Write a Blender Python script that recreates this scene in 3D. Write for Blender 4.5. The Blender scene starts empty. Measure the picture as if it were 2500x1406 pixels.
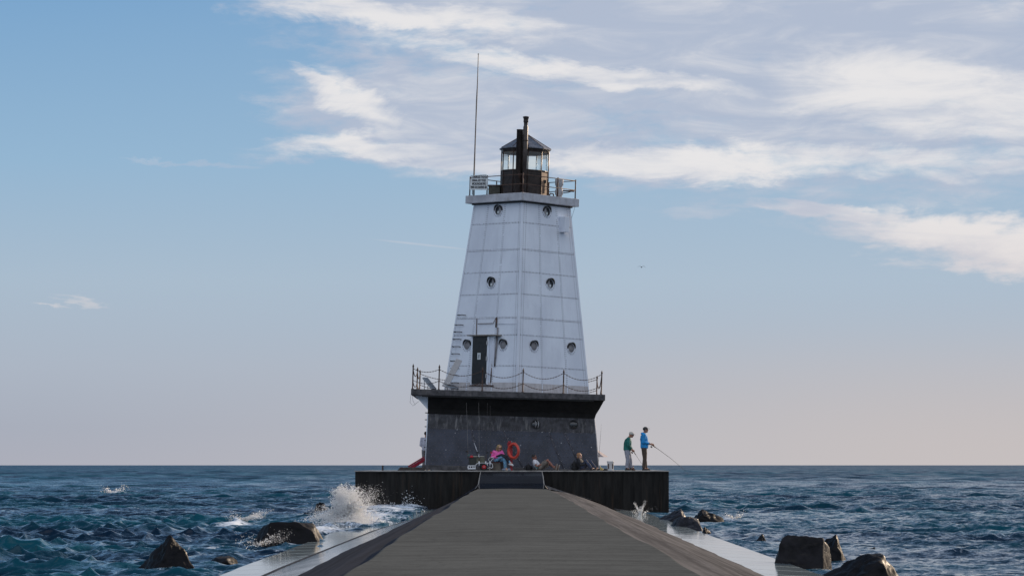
import bpy, bmesh, math, random
import numpy as np
from mathutils import Vector, Matrix, noise
R = math.radians
rnd = random.Random(7)
scene = bpy.context.scene
col = scene.collection

# ------------------------------------------------------------------ camera
CZ = 1.92; F = 7200.0; HOR = 1135.0; CX = 1250.0
cd = bpy.data.cameras.new('camera'); cam = bpy.data.objects.new('camera', cd); col.objects.link(cam)
cam.location = (0, 0, CZ); cam.rotation_euler = (R(90) + math.atan(432 / F), 0, 0)
cd.sensor_width = 36; cd.lens = F / 2500 * 36; cd.clip_start = 0.5; cd.clip_end = 90000
scene.camera = cam

# ------------------------------------------------------------------ light and exposure
scene.view_settings.view_transform = 'Standard'; scene.view_settings.look = 'None'
scene.view_settings.exposure = 0.0; scene.view_settings.gamma = 1.0
SUN_AZ, SUN_EL = R(41), R(19)
sd = bpy.data.lights.new('sun', 'SUN'); sun = bpy.data.objects.new('sun', sd); col.objects.link(sun)
sd.energy = 4.4; sd.angle = R(0.6); sd.color = (1.0, 0.78, 0.56)
tosun = Vector((math.sin(SUN_AZ) * math.cos(SUN_EL), math.cos(SUN_AZ) * math.cos(SUN_EL), math.sin(SUN_EL)))
sun.rotation_euler = tosun.to_track_quat('Z', 'Y').to_euler()
try:
    scene.cycles.max_bounces = 14; scene.cycles.diffuse_bounces = 12; scene.cycles.transmission_bounces = 12; scene.cycles.use_denoising = True
except Exception: pass


class NT:
    """tiny node helper"""
    def __init__(s, tree): s.t = tree; s.n = tree.nodes; s.l = tree.links
    def new(s, typ, **kw):
        n = s.n.new(typ)
        for k, v in kw.items(): setattr(n, k, v)
        return n
    def put(s, sock, v):
        if isinstance(v, bpy.types.NodeSocket): s.l.new(v, sock)
        elif v is not None: sock.default_value = v
    def m(s, op, a, b=None, c=None, clamp=False):
        n = s.new('ShaderNodeMath', operation=op); n.use_clamp = clamp
        s.put(n.inputs[0], a)
        if b is not None: s.put(n.inputs[1], b)
        if c is not None: s.put(n.inputs[2], c)
        return n.outputs[0]
    def mix(s, f, a, b, blend='MIX'):
        n = s.new('ShaderNodeMix', data_type='RGBA', blend_type=blend)
        s.put(n.inputs[0], f); s.put(n.inputs[6], a); s.put(n.inputs[7], b)
        return n.outputs[2]
    def noise(s, vec, scale, detail=4, rough=0.55, dist=0.0, col=False):
        n = s.new('ShaderNodeTexNoise'); s.put(n.inputs['Vector'], vec)
        n.inputs['Scale'].default_value = scale; n.inputs['Detail'].default_value = detail
        n.inputs['Roughness'].default_value = rough; n.inputs['Distortion'].default_value = dist
        return n.outputs['Color' if col else 'Fac']
    def step(s, v, a, b, lo=0.0, hi=1.0):
        n = s.new('ShaderNodeMapRange', interpolation_type='SMOOTHSTEP')
        s.put(n.inputs[0], v); n.inputs[1].default_value = a; n.inputs[2].default_value = b
        n.inputs[3].default_value = lo; n.inputs[4].default_value = hi
        return n.outputs[0]
    def xyz(s, v):
        n = s.new('ShaderNodeSeparateXYZ'); s.put(n.inputs[0], v); return n.outputs
    def comb(s, x, y, z=0.0):
        n = s.new('ShaderNodeCombineXYZ'); s.put(n.inputs[0], x); s.put(n.inputs[1], y); s.put(n.inputs[2], z); return n.outputs[0]
    def scl(s, v, sc):
        n = s.new('ShaderNodeMapping'); s.put(n.inputs[0], v); n.inputs[3].default_value = sc; return n.outputs[0]
    def bump(s, h, strength=0.3, dist=0.02):
        n = s.new('ShaderNodeBump'); n.inputs['Strength'].default_value = strength; n.inputs['Distance'].default_value = dist
        s.put(n.inputs['Height'], h); return n.outputs[0]
    def ramp(s, f, stops, mode='LINEAR'):
        n = s.new('ShaderNodeValToRGB'); n.color_ramp.interpolation = mode
        e = n.color_ramp.elements
        while len(e) < len(stops): e.new(0.5)
        for q, (p, c) in zip(e, stops): q.position = p; q.color = (c[0], c[1], c[2], 1)
        s.put(n.inputs[0], f); return n.outputs[0]


# ------------------------------------------------------------------ sky
world = bpy.data.worlds.new('World'); scene.world = world; world.use_nodes = True
wt = NT(world.node_tree); wt.n.clear()
out = wt.new('ShaderNodeOutputWorld'); bg = wt.new('ShaderNodeBackground')
wt.l.new(bg.outputs[0], out.inputs[0])
sky = wt.new('ShaderNodeTexSky', sky_type='NISHITA'); sky.sun_disc = False
sky.sun_elevation = SUN_EL; sky.sun_rotation = SUN_AZ; sky.air_density = 1.0; sky.dust_density = 0.35; sky.ozone_density = 1.6
tc = wt.new('ShaderNodeTexCoord').outputs['Generated']
X, Y, Z = wt.xyz(tc)
az = wt.m('ARCTAN2', X, Y); el = wt.m('ARCSINE', Z)
U = wt.m('MULTIPLY', az, 7.2); V = wt.m('MULTIPLY', el, 7.2)
grad = wt.ramp(wt.m('DIVIDE', wt.m('MAXIMUM', V, 0.0), 3.0), [
    (0.0, (.41, .42, .485)), (0.03, (.39, .42, .495)), (0.08, (.41, .465, .55)), (0.15, (.395, .50, .61)),
    (0.245, (.295, .465, .64)), (0.38, (.195, .375, .605)), (0.7, (.12, .27, .55))])
# wider blue to the left, paler toward the sun on the right
pale = wt.step(U, -1.6, 1.8)
grad = wt.mix(wt.m('MULTIPLY', wt.m('MULTIPLY', wt.step(U, -1.4, .3), wt.step(V, .36, .0)), .75), grad, (.51, .49, .51, 1))
grad = wt.mix(wt.m('MULTIPLY', pale, 0.26), grad, (.50, .57, .66, 1))
grad = wt.mix(wt.m('MULTIPLY', wt.m('MULTIPLY', wt.step(U, -.5, 1.3), wt.step(V, .45, .0)), .8), grad, (.58, .525, .51, 1))
nish = wt.new('ShaderNodeVectorMath', operation='SCALE'); wt.l.new(sky.outputs[0], nish.inputs[0]); nish.inputs['Scale'].default_value = 0.10
base = wt.mix(wt.step(el, R(11), R(30)), grad, nish.outputs[0])
# unseen bright sheet added behind the camera to light the front faces
back_fill = wt.m('MULTIPLY', wt.step(el, R(8), R(20), 0.0, 0.8), wt.step(Y, 0.25, -0.25))
base = wt.mix(back_fill, base, (.98, 1.03, 1.14, 1))
# clouds: streaked banks laid out by direction
n1 = wt.noise(wt.comb(U, wt.m('MULTIPLY', V, 2.6), 3.0), 2.6, 8, 0.62, 0.5, col=True)
nx, ny, nz = wt.xyz(n1)
n2 = wt.noise(wt.comb(U, wt.m('MULTIPLY', V, 3.2), 9.0), 8.0, 7, 0.62, 0.3, col=True)
mx, my, mz = wt.xyz(n2)
Uw = wt.m('ADD', U, wt.m('MULTIPLY', wt.m('SUBTRACT', nx, .5), 0.35))
Vw = wt.m('ADD', wt.m('ADD', V, wt.m('MULTIPLY', wt.m('SUBTRACT', ny, .5), 0.16)), wt.m('MULTIPLY', wt.m('SUBTRACT', my, .5), 0.05))
def ell(u0, v0, ru, rv, tilt, u=None, v=None):
    u = Uw if u is None else u; v = Vw if v is None else v
    c, s = math.cos(R(tilt)), math.sin(R(tilt))
    du = wt.m('SUBTRACT', u, u0); dv = wt.m('SUBTRACT', v, v0)
    a = wt.m('DIVIDE', wt.m('ADD', wt.m('MULTIPLY', du, c), wt.m('MULTIPLY', dv, s)), ru)
    b = wt.m('DIVIDE', wt.m('SUBTRACT', wt.m('MULTIPLY', dv, c), wt.m('MULTIPLY', du, s)), rv)
    return wt.m('SUBTRACT', 1.0, wt.m('ADD', wt.m('MULTIPLY', a, a), wt.m('MULTIPLY', b, b)))
def umax(lst):
    r = lst[0]
    for q in lst[1:]: r = wt.m('MAXIMUM', r, q)
    return r
main = umax([ell(-.22, 1.13, .46, .085, -6), ell(.78, 1.0, 1.2, .34, -3), ell(-.12, .86, .46, .15, -3), ell(-.43, .90, .14, .035, -32),
             ell(-.15, .765, .46, .05, 0), ell(.3, .74, .5, .06, -2), ell(1.32, .505, .58, .070, -8), ell(.80, .595, .24, .030, -10), ell(.9, 1.6, 1.6, .40, 0)])
main = wt.m('MAXIMUM', main, -1.0)
dens = wt.m('ADD', wt.m('ADD', main, .34), wt.m('MULTIPLY', wt.m('SUBTRACT', mz, .5), 1.9))
dens = wt.m('ADD', dens, wt.m('MULTIPLY', wt.m('SUBTRACT', nz, .52), 0.9))
cover = wt.step(dens, -0.10, 1.05)
wisps = umax([ell(-.77, .735, .22, .009, -4), ell(-1.06, .40, .10, .010, -8), ell(-.22, .537, .15, .0035, -6, U, V), ell(.48, .625, .13, .018, -2), ell(-1.12, .385, .06, .006, 0)])
cover = wt.m('MAXIMUM', cover, wt.m('MULTIPLY', wt.step(wt.m('ADD', wisps, wt.m('MULTIPLY', wt.m('SUBTRACT', mz, .5), 1.0)), 0.0, 1.3), 0.5))
bright = umax([ell(.12, .975, .52, .038, -9), ell(.55, .735, .85, .05, 0), ell(1.0, .90, .42, .12, -6), ell(-.25, 1.10, .4, .05, -6), ell(-.4, .9, .2, .06, -30), ell(-.4, .77, .3, .04, 0), ell(1.3, .55, .6, .08, -4)])
bright = wt.m('MAXIMUM', bright, 0.0)
s3 = wt.noise(wt.comb(U, wt.m('MULTIPLY', V, 4.5), 1.0), 3.4, 8, 0.6, 0.6)
bf = wt.step(wt.m('ADD', wt.m('MULTIPLY', bright, 0.42), wt.m('MULTIPLY', s3, 0.95)), 0.38, 0.95)
cc = wt.mix(bf, (.455, .51, .63, 1), (.85, .82, .81, 1))
cc = wt.mix(wt.step(V, .75, .3), cc, (.80, .725, .70, 1))
final = wt.mix(wt.m('MULTIPLY', cover, 0.90), base, cc)
wt.l.new(final, bg.inputs[0]); bg.inputs[1].default_value = 1.0

# ------------------------------------------------------------------ materials
MATS = {}
def mat(name, color, rough=0.6, metal=0.0, var=0.25, vscale=6.0, bump=0.0, bscale=30.0, stretch=(1, 1, 1), spec=0.5,
        stain=None, stain_amt=0.0, stain_scale=3.0, stain_stretch=(1, 1, 0.25), rvar=0.0, coords='Object'):
    if name in MATS: return MATS[name]
    m = bpy.data.materials.new(name); m.use_nodes = True; t = NT(m.node_tree)
    p = t.n['Principled BSDF']
    oc = t.new('ShaderNodeTexCoord').outputs[coords]
    v = t.scl(oc, stretch)
    nf = t.noise(v, vscale, 6, 0.6)
    c = (color[0], color[1], color[2], 1)
    d = t.mix(t.step(nf, 0.3, 0.7), tuple(q * (1 - var) for q in color) + (1,), tuple(min(1, q * (1 + var)) for q in color) + (1,))
    if stain:
        sf = t.noise(t.scl(oc, stain_stretch), stain_scale, 7, 0.68, 0.3)
        d = t.mix(t.m('MULTIPLY', t.step(sf, 0.52, 0.72), stain_amt), d, tuple(stain) + (1,))
    t.l.new(d, p.inputs['Base Color'])
    p.inputs['Metallic'].default_value = metal; p.inputs['Specular IOR Level'].default_value = spec
    if rvar:
        t.l.new(t.step(nf, .3, .7, max(0.02, rough - rvar), min(1, rough + rvar)), p.inputs['Roughness'])
    else: p.inputs['Roughness'].default_value = rough
    if bump:
        t.l.new(t.bump(t.noise(v, bscale, 5, 0.6), bump, 0.02), p.inputs['Normal'])
    MATS[name] = m
    return m

# ------------------------------------------------------------------ object helpers
def link(o, parent=None):
    col.objects.link(o)
    if parent: o.parent = parent
    return o
def tag(o, label=None, cat=None, group=None, kind=None):
    if label: o['label'] = label
    if cat: o['category'] = cat
    if group: o['group'] = group
    if kind: o['kind'] = kind
    return o
def thing(name, loc, label, cat, group=None, rz=0.0):
    o = bpy.data.objects.new(name, None); link(o); o.location = loc; o.rotation_euler = (0, 0, rz)
    return tag(o, label, cat, group)
def copy_tree(o, parent=None):
    c = o.copy(); link(c); c.parent = parent
    if parent: c.matrix_parent_inverse = o.matrix_parent_inverse
    for ch in list(o.children): copy_tree(ch, c)
    return c

class MB:
    def __init__(s): s.v = []; s.f = []; s.mi = []; s.sm = []
    def add(s, vs, fs, mi=0, smooth=False):
        b = len(s.v); s.v += [tuple(q) for q in vs]
        for f in fs: s.f.append(tuple(b + i for i in f)); s.mi.append(mi); s.sm.append(smooth)
    def box(s, c, size, rot=None, mi=0, taper=1.0):
        hx, hy, hz = size[0] / 2, size[1] / 2, size[2] / 2; vs = []
        for z in (-hz, hz):
            k = taper if z > 0 else 1
            for x, y in ((-hx, -hy), (hx, -hy), (hx, hy), (-hx, hy)): vs.append(Vector((x * k, y * k, z)))
        if rot is not None: vs = [rot @ q for q in vs]
        c = Vector(c); s.add([q + c for q in vs], [(3, 2, 1, 0), (4, 5, 6, 7), (0, 1, 5, 4), (1, 2, 6, 5), (2, 3, 7, 6), (3, 0, 4, 7)], mi)
    def tube(s, pts, rad, n=8, mi=0, smooth=True, cap=True, side=None, flat=None):
        """rings along pts; rad = number/list; flat = list of second radii (along side axis)"""
        pts = [Vector(p) for p in pts]; k = len(pts)
        if not isinstance(rad, (list, tuple)): rad = [rad] * k
        if flat is None: flat = rad
        elif not isinstance(flat, (list, tuple)): flat = [flat] * k
        vs = []; prev = None
        for i, p in enumerate(pts):
            t = (pts[min(i + 1, k - 1)] - pts[max(i - 1, 0)]).normalized()
            if side is not None: a = Vector(side)
            elif prev is not None: a = prev
            else: a = Vector((0, 0, 1)) if abs(t.z) < .9 else Vector((1, 0, 0))
            a = a - t * a.dot(t)
            if a.length < 1e-5: a = t.orthogonal()
            a.normalize(); prev = a; b = t.cross(a)
            for j in range(n):
                th = 2 * math.pi * j / n
                vs.append(p + a * (math.cos(th) * flat[i]) + b * (math.sin(th) * rad[i]))
        fs = []
        for i in range(k - 1):
            for j in range(n):
                fs.append((i * n + j, i * n + (j + 1) % n, (i + 1) * n + (j + 1) % n, (i + 1) * n + j))
        s.add(vs, fs, mi, smooth)
        if cap:
            b = len(s.v) - len(vs)
            s.f.append(tuple(b + j for j in reversed(range(n)))); s.mi.append(mi); s.sm.append(False)
            s.f.append(tuple(b + (k - 1) * n + j for j in range(n))); s.mi.append(mi); s.sm.append(False)
    def lathe(s, c, prof, n=20, mi=0, axis=None, smooth=True):
        c = Vector(c); q = (Vector(axis).to_track_quat('Z', 'Y').to_matrix() if axis is not None else Matrix.Identity(3))
        vs = []
        for r, z in prof:
            for j in range(n):
                th = 2 * math.pi * j / n; vs.append(c + q @ Vector((r * math.cos(th), r * math.sin(th), z)))
        fs = [(i * n + j, i * n + (j + 1) % n, (i + 1) * n + (j + 1) % n, (i + 1) * n + j) for i in range(len(prof) - 1) for j in range(n)]
        s.add(vs, fs, mi, smooth)
        b = len(s.v) - len(vs)
        s.f.append(tuple(b + j for j in reversed(range(n)))); s.mi.append(mi); s.sm.append(False)
        s.f.append(tuple(b + (len(prof) - 1) * n + j for j in range(n))); s.mi.append(mi); s.sm.append(False)
    def ball(s, c, r, nu=14, nv=9, mi=0, rot=None):
        if not isinstance(r, (list, tuple)): r = (r, r, r)
        c = Vector(c); vs = [Vector((0, 0, -r[2]))]
        for i in range(1, nv):
            ph = -math.pi / 2 + math.pi * i / nv
            for j in range(nu):
                th = 2 * math.pi * j / nu
                vs.append(Vector((r[0] * math.cos(ph) * math.cos(th), r[1] * math.cos(ph) * math.sin(th), r[2] * math.sin(ph))))
        vs.append(Vector((0, 0, r[2])))
        fs = [(0, 1 + (j + 1) % nu, 1 + j) for j in range(nu)]
        for i in range(nv - 2):
            a = 1 + i * nu
            fs += [(a + j, a + (j + 1) % nu, a + nu + (j + 1) % nu, a + nu + j) for j in range(nu)]
        a = 1 + (nv - 2) * nu; L = len(vs) - 1
        fs += [(a + j, a + (j + 1) % nu, L) for j in range(nu)]
        if rot is not None: vs = [rot @ q for q in vs]
        s.add([q + c for q in vs], fs, mi, True)
    def torus(s, c, R0, r0, axis, n=32, k=10, mi=0, flat=1.0):
        q = Vector(axis).to_track_quat('Z', 'Y').to_matrix(); c = Vector(c); vs = []
        for i in range(n):
            a = 2 * math.pi * i / n
            for j in range(k):
                b = 2 * math.pi * j / k; rr = R0 + r0 * math.cos(b)
                vs.append(c + q @ Vector((rr * math.cos(a), rr * math.sin(a), r0 * flat * math.sin(b))))
        fs = [(i * k + j, ((i + 1) % n) * k + j, ((i + 1) % n) * k + (j + 1) % k, i * k + (j + 1) % k) for i in range(n) for j in range(k)]
        s.add(vs, fs, mi, True)
    def prism(s, poly, off, mi=0):
        """closed polygon (list of 3d) extruded by vector off"""
        poly = [Vector(p) for p in poly]; off = Vector(off); n = len(poly)
        s.add(poly + [p + off for p in poly], [tuple(reversed(range(n))), tuple(range(n, 2 * n))] + [(i, (i + 1) % n, n + (i + 1) % n, n + i) for i in range(n)], mi)
    def build(s, name, mats, parent=None, bevel=0.0, fix=True):
        me = bpy.data.meshes.new(name); me.from_pydata(s.v, [], s.f)
        if not isinstance(mats, (list, tuple)): mats = [mats]
        for m in mats: me.materials.append(m)
        me.polygons.foreach_set('material_index', s.mi); me.polygons.foreach_set('use_smooth', s.sm)
        if fix:
            bm = bmesh.new(); bm.from_mesh(me); bmesh.ops.recalc_face_normals(bm, faces=bm.faces); bm.to_mesh(me); bm.free()
        o = bpy.data.objects.new(name, me); link(o, parent)
        if bevel:
            b = o.modifiers.new('bevel', 'BEVEL'); b.width = bevel; b.segments = 2; b.limit_method = 'ANGLE'; b.angle_limit = R(40)
        return o

def W(px, py, D):
    """world point seen at photo pixel px,py at ground distance D"""
    return Vector(((px - CX) / F * D, D, CZ + (HOR - py) / F * D))
# ------------------------------------------------------------------ water
rs = np.random.RandomState(11)
def watermat():
    m = bpy.data.materials.new('lake_water'); m.use_nodes = True; t = NT(m.node_tree); p = t.n['Principled BSDF']
    geo = t.new('ShaderNodeNewGeometry').outputs['Position']
    big = t.noise(t.scl(geo, (.03, .07, .03)), 1.0, 4, 0.6)
    crest = t.new('ShaderNodeAttribute', attribute_name='crest').outputs['Fac']
    foam = t.new('ShaderNodeAttribute', attribute_name='foam').outputs['Fac']
    p.inputs['Coat Weight'].default_value = 0
    teal = t.m('MULTIPLY', t.step(big, .36, .62), t.step(crest, 0.1, .9), clamp=True)
    body = t.mix(teal, (.0018, .014, .034, 1), (.003, .066, .094, 1))
    f1 = t.noise(t.scl(geo, (1, 1, 1)), 3.2, 8, 0.72, 0.8)
    f2 = t.noise(t.scl(geo, (1, .6, 1)), 14.0, 5, 0.7, 0.2)
    fn = t.m('ADD', t.m('MULTIPLY', f1, 0.7), t.m('MULTIPLY', f2, 0.3))
    ff = t.step(t.m('ADD', foam, t.m('MULTIPLY', t.m('SUBTRACT', fn, .5), 2.4)), 0.52, 0.85)
    t.l.new(t.mix(ff, body, (.62, .68, .76, 1)), p.inputs['Base Color'])
    p.inputs['IOR'].default_value = 1.33; p.inputs['Specular IOR Level'].default_value = 0.40
    nrm = t.new('ShaderNodeNewGeometry').outputs['Normal']
    dist = t.m('MAXIMUM', t.xyz(geo)[1], 1.0)
    fine = t.noise(t.scl(geo, (1.0, 1.3, 1)), 5.6, 7, 0.78, 0.6, col=True)
    broad = t.noise(t.scl(geo, (.22, .035, 1)), 1.0, 6, 0.65, 0.2, col=True)
    def vm(op, a, b=None, sc=None):
        n = t.new('ShaderNodeVectorMath', operation=op); t.put(n.inputs[0], a)
        if b is not None: t.put(n.inputs[1], b)
        if sc is not None: t.put(n.inputs['Scale'], sc)
        return n.outputs[0]
    fv = vm('SCALE', vm('MULTIPLY', vm('SUBTRACT', fine, (.5, .5, .5)), (1, 1, 0)), sc=t.step(dist, 40, 300, 1.9, 1.5))
    bv = vm('SCALE', vm('MULTIPLY', vm('SUBTRACT', broad, (.5, .66, .5)), (.5, 1, 0)), sc=t.step(dist, 60, 500, .55, .95))
    t.l.new(vm('NORMALIZE', vm('ADD', vm('ADD', nrm, fv), bv)), p.inputs['Normal'])
    rr = t.step(dist, 50, 600, .07, .30)
    t.l.new(t.m('ADD', rr, t.m('MULTIPLY', ff, 0.6)), p.inputs['Roughness'])
    return m

def build_water():
    d = [14.0]
    while d[-1] < 60000:
        q = d[-1]
        k = 0.0026 if q < 60 else (0.0021 if q < 260 else (0.0036 if q < 1500 else (0.012 if q < 5000 else 0.05)))
        d.append(q * (1 + k))
    d = np.array(d); nr = len(d); nc = 1000
    u = np.linspace(-1, 1, nc); u = np.sign(u) * (0.75 * np.abs(u) + 0.25 * np.abs(u) ** 3)
    half = 9 + 0.235 * d
    X0 = u[None, :] * half[:, None]; Y0 = np.repeat(d[:, None], nc, 1)
    spacing = np.maximum(np.gradient(d)[:, None], (half[:, None] * 2 / nc) * np.ones((1, nc)))
    Zs = np.zeros_like(X0); DX = np.zeros_like(X0); DY = np.zeros_like(X0)
    near_att = np.ones_like(X0)
    # calm beside the right-hand shelf and rocks, rough elsewhere
    near_att *= 1 - 0.55 * np.exp(-((X0 - 7.5) / 4.5) ** 2) * (Y0 < 120)
    near_att *= 1 - 0.35 * np.exp(-((X0 + 6.0) / 3.0) ** 2) * (Y0 < 120)
    grp = 0.80 + 0.30 * np.sin(X0 * .11 + Y0 * .045 + 1.0) * np.sin(X0 * .05 - Y0 * .083)
    for i in range(96):
        lam = 0.34 * (8.0 / 0.34) ** rs.rand(); k = 2 * np.pi / lam
        th = R(-108) + rs.randn() * R(45 if lam > 3 else 65)
        kx, ky = np.cos(th) * k, np.sin(th) * k
        amp = 0.0165 * lam ** 0.80 * (1.0 if lam < 1.5 else (1.5 / lam) ** 1.05) * (0.6 + 0.8 * rs.rand())
        att = np.clip((lam / spacing - 2.2) / 3.0, 0, 1)
        ph = kx * X0 + ky * Y0 + rs.rand() * 6.283 + 0.8 * np.sin(X0 * .13 + i) * np.sin(Y0 * .09 + 2 * i)
        A = amp * att * near_att * grp
        Zs += A * np.cos(ph); q = 1.1
        DX -= q * A * np.cos(th) * np.sin(ph); DY -= q * A * np.sin(th) * np.sin(ph)
    far = np.clip((Y0 - 140) / 300, 0, 1)
    for i in range(26):
        lam = 8 * (26.0 / 8) ** rs.rand(); k = 2 * np.pi / lam; th = R(-105) + rs.randn() * R(35)
        kx, ky = np.cos(th) * k, np.sin(th) * k; A = 0.040 * (0.5 + rs.rand()) * np.clip((lam / spacing - 2.2) / 2.0, 0, 1) * far * grp
        ph = kx * X0 + ky * Y0 + rs.rand() * 6.283; Zs += A * np.cos(ph); DX -= A * np.cos(th) * np.sin(ph); DY -= A * np.sin(th) * np.sin(ph)
    crest = np.clip(0.5 + Zs / 0.34, 0, 1)
    foam = np.zeros_like(X0)
    # patches of foam: (px, py on the water, rx m, ry m, strength, lift)
    def pt(px, py): D = F * CZ / (py - HOR); return (px - CX) / F * D, D
    patches = [((575, 1290), .75, 3.0, .95, .18), ((615, 1272), .5, 2.5, .8, .10), ((505, 1342), .55, 2.2, .72, .05), ((560, 1330), .35, 2.0, .5, .03), ((280, 1208), 1.2, 6, .75, .14),
               ((1780, 1272), .45, 3, .75, .06), ((1858, 1143), 6, 60, .75, .0), ((2300, 1352), .9, 1.6, .62, .05),
               ((460, 1392), .25, 1.0, .6, .0), ((770, 1302), 1.3, 6, 1.0, .06), ((890, 1290), 1.2, 5, .9, .03), ((745, 1332), .75, 3.2, .85, .13), ((418, 1398), .8, .9, .62, .0), ((1650, 1290), .5, 4, .6, 0), ((1718, 1284), .9, 2.5, .62, 0), ((1950, 1392), .8, 1.0, .62, 0), ((2030, 1378), .55, 1.0, .6, 0), ((1857, 1328), .35, 1.2, .62, 0), ((2180, 1345), .6, 1.5, .6, .03), ((2370, 1345), 1.2, .8, .55, .04), ((2440, 1342), .6, 1.5, .5, 0), ((1730, 1300), .3, 2.5, .5, 0), ((700, 1345), .45, 1.6, .55, 0),
               ((1640, 1252), .8, 3.5, .45, 0), ((1150, 1160), 3, 10, .0, 0), ((1900, 1200), .6, 5, .55, .05), ((90, 1180), 1.2, 10, .6, .1), ((2250, 1215), .5, 5, .5, .05), ((330, 1240), .5, 4, .55, .05), ((40, 1235), .5, 3, .5, .05)]
    for (p, rx, ry, s, lift) in patches:
        x0, y0 = pt(*p); g = np.exp(-((X0 - x0) / rx) ** 2 - ((Y0 - y0) / ry) ** 2)
        foam = np.maximum(foam, g * s); Zs += lift * g
    # surge running over the left shelf between the splash and the crib
    g = np.exp(-np.clip((X0 + 5.0) / 2.0, -9, 9) ** 4) * np.clip((Y0 - 84) / 8, 0, 1) * (Y0 < 121)
    Zs = Zs * (1 - .3 * g) + 0.30 * g; foam = np.maximum(foam, g * (0.62 + .25 * np.sin(Y0 * .9 + X0) ** 2))
    # thin lapping foam along the right shelf and around the left one
    g = np.exp(-((X0 - 5.35) / .22) ** 2) * (Y0 < 119) * 0.42; foam = np.maximum(foam, g)
    g = np.exp(-((X0 + 5.0) / .35) ** 2) * (Y0 < 119) * 0.50; foam = np.maximum(foam, g)
    # water kept under the deck of the pier
    inner = (X0 > -3.4) & (X0 < 3.9) & (Y0 < 121); Zs[inner] = np.minimum(Zs[inner], 0.0)
    shl = ((X0 > 3.5) & (X0 < 5.0) & (Y0 < 100)) | ((X0 > -4.6) & (X0 < -3.4) & (Y0 < 80) & ((Y0 < 60) | (Y0 > 70))); Zs[shl] = np.minimum(Zs[shl], 0.06)
    # whitecaps where crests pinch
    jac = np.gradient(DY, axis=0) / np.gradient(d)[:, None]
    cap = np.clip((-jac - 0.62) * 1.6, 0, 0.62) * (Y0 > 60); foam = np.maximum(foam, cap)
    V3 = np.stack([X0 + DX, Y0 + DY, Zs], -1).reshape(-1, 3).astype(np.float32)
    idx = np.arange(nr * nc).reshape(nr, nc)
    q = np.stack([idx[:-1, :-1], idx[:-1, 1:], idx[1:, 1:], idx[1:, :-1]], -1).reshape(-1)
    me = bpy.data.meshes.new('lake_water'); me.vertices.add(len(V3)); me.vertices.foreach_set('co', V3.ravel())
    nf = len(q) // 4; me.loops.add(len(q)); me.loops.foreach_set('vertex_index', q.astype(np.int32))
    me.polygons.add(nf); me.polygons.foreach_set('loop_start', np.arange(0, nf * 4, 4, dtype=np.int32))
    me.update(calc_edges=True)
    me.polygons.foreach_set('use_smooth', np.ones(nf, dtype=bool))
    for nm, arr in (('crest', crest), ('foam', foam)):
        a = me.attributes.new(nm, 'FLOAT', 'POINT'); a.data.foreach_set('value', arr.ravel().astype(np.float32))
    WM = watermat(); me.materials.append(WM)
    o = bpy.data.objects.new('water', me); link(o); tag(o, kind='structure')
    b = MB(); S = 60000; z = -0.42
    b.add([(-S, -3000, z), (S, -3000, z), (S, 58000, z), (-S, 58000, z)], [(0, 1, 2, 3)])
    ob = b.build('water', WM); tag(ob, kind='structure')
build_water()

# ------------------------------------------------------------------ pier
def concrete(name, color, rough, spec, stretch, streak, wet=None, bump=.25, dist=.012, lines=0.0, con=1.0):
    m = bpy.data.materials.new(name); m.use_nodes = True; t = NT(m.node_tree); p = t.n['Principled BSDF']
    g = t.new('ShaderNodeTexCoord').outputs['Object']
    a = t.noise(t.scl(g, stretch), 1.0, 8, 0.65); b = t.noise(g, 2.2, 6, 0.7)
    c = t.noise(t.scl(g, (1, .35, 1)), 26.0, 4, 0.75); e = t.noise(t.scl(g, (.5, .35, .5)), 1.0, 5, .6)
    f = t.m('ADD', t.m('ADD', t.m('MULTIPLY', a, streak), t.m('MULTIPLY', b, .5)), t.m('MULTIPLY', c, .35))
    f = t.m('ADD', f, t.m('MULTIPLY', e, .4))
    mid = (streak + 1.25) / 2
    k = t.step(f, mid - .3, mid + .3)
    lo = tuple(q * (1 - .34 * con) for q in color) + (1,); hi = tuple(q * (1 + .30 * con) for q in color) + (1,)
    d = t.mix(k, lo, hi)
    if lines:
        y = t.xyz(g)[1]; fr = t.m('FRACT', t.m('DIVIDE', t.m('ADD', y, t.m('MULTIPLY', b, .10)), lines))
        ln = t.m('LESS_THAN', fr, 0.10 / lines)
        gr = t.noise(t.scl(g, (1, .25, 1)), 12.0, 5, .85); d = t.mix(t.m('MULTIPLY', t.step(gr, .52, .72), .5), d, tuple(q * .50 for q in color) + (1,))
        st_ = t.noise(t.scl(g, (.8, .10, 1)), 1.0, 5, .7); d = t.mix(t.m('MULTIPLY', t.step(st_, .52, .70), .35), d, tuple(q * .6 for q in color) + (1,))
        d = t.mix(t.m('MULTIPLY', ln, .40), d, tuple(q * .3 for q in color) + (1,))
    t.l.new(d, p.inputs['Base Color'])
    if wet is None and lines and rough < .3: t.l.new(t.m('ADD', rough, t.m('MULTIPLY', ln, .6)), p.inputs['Roughness'])
    elif wet is None: p.inputs['Roughness'].default_value = rough
    else:
        w = t.step(t.noise(t.scl(g, (1.2, .12, 1)), 1.0, 5, .6), wet - .08, wet + .08)
        t.l.new(t.m('ADD', t.m('MULTIPLY', w, .12 - rough), rough), p.inputs['Roughness'])
    p.inputs['Specular IOR Level'].default_value = spec
    t.l.new(t.bump(t.m('ADD', c, t.m('MULTIPLY', a, 1.5)), bump, dist), p.inputs['Normal'])
    return m
M_walk = concrete('pier_walk_concrete', (.100, .104, .102), .95, 0.0, (.22, 1.6, 1), .55, lines=7.3, con=.8)
M_slopeL = concrete('pier_slope_wet', (.024, .026, .036), .85, .04, (5.0, .05, 5), 1.7, wet=.68)
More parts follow.
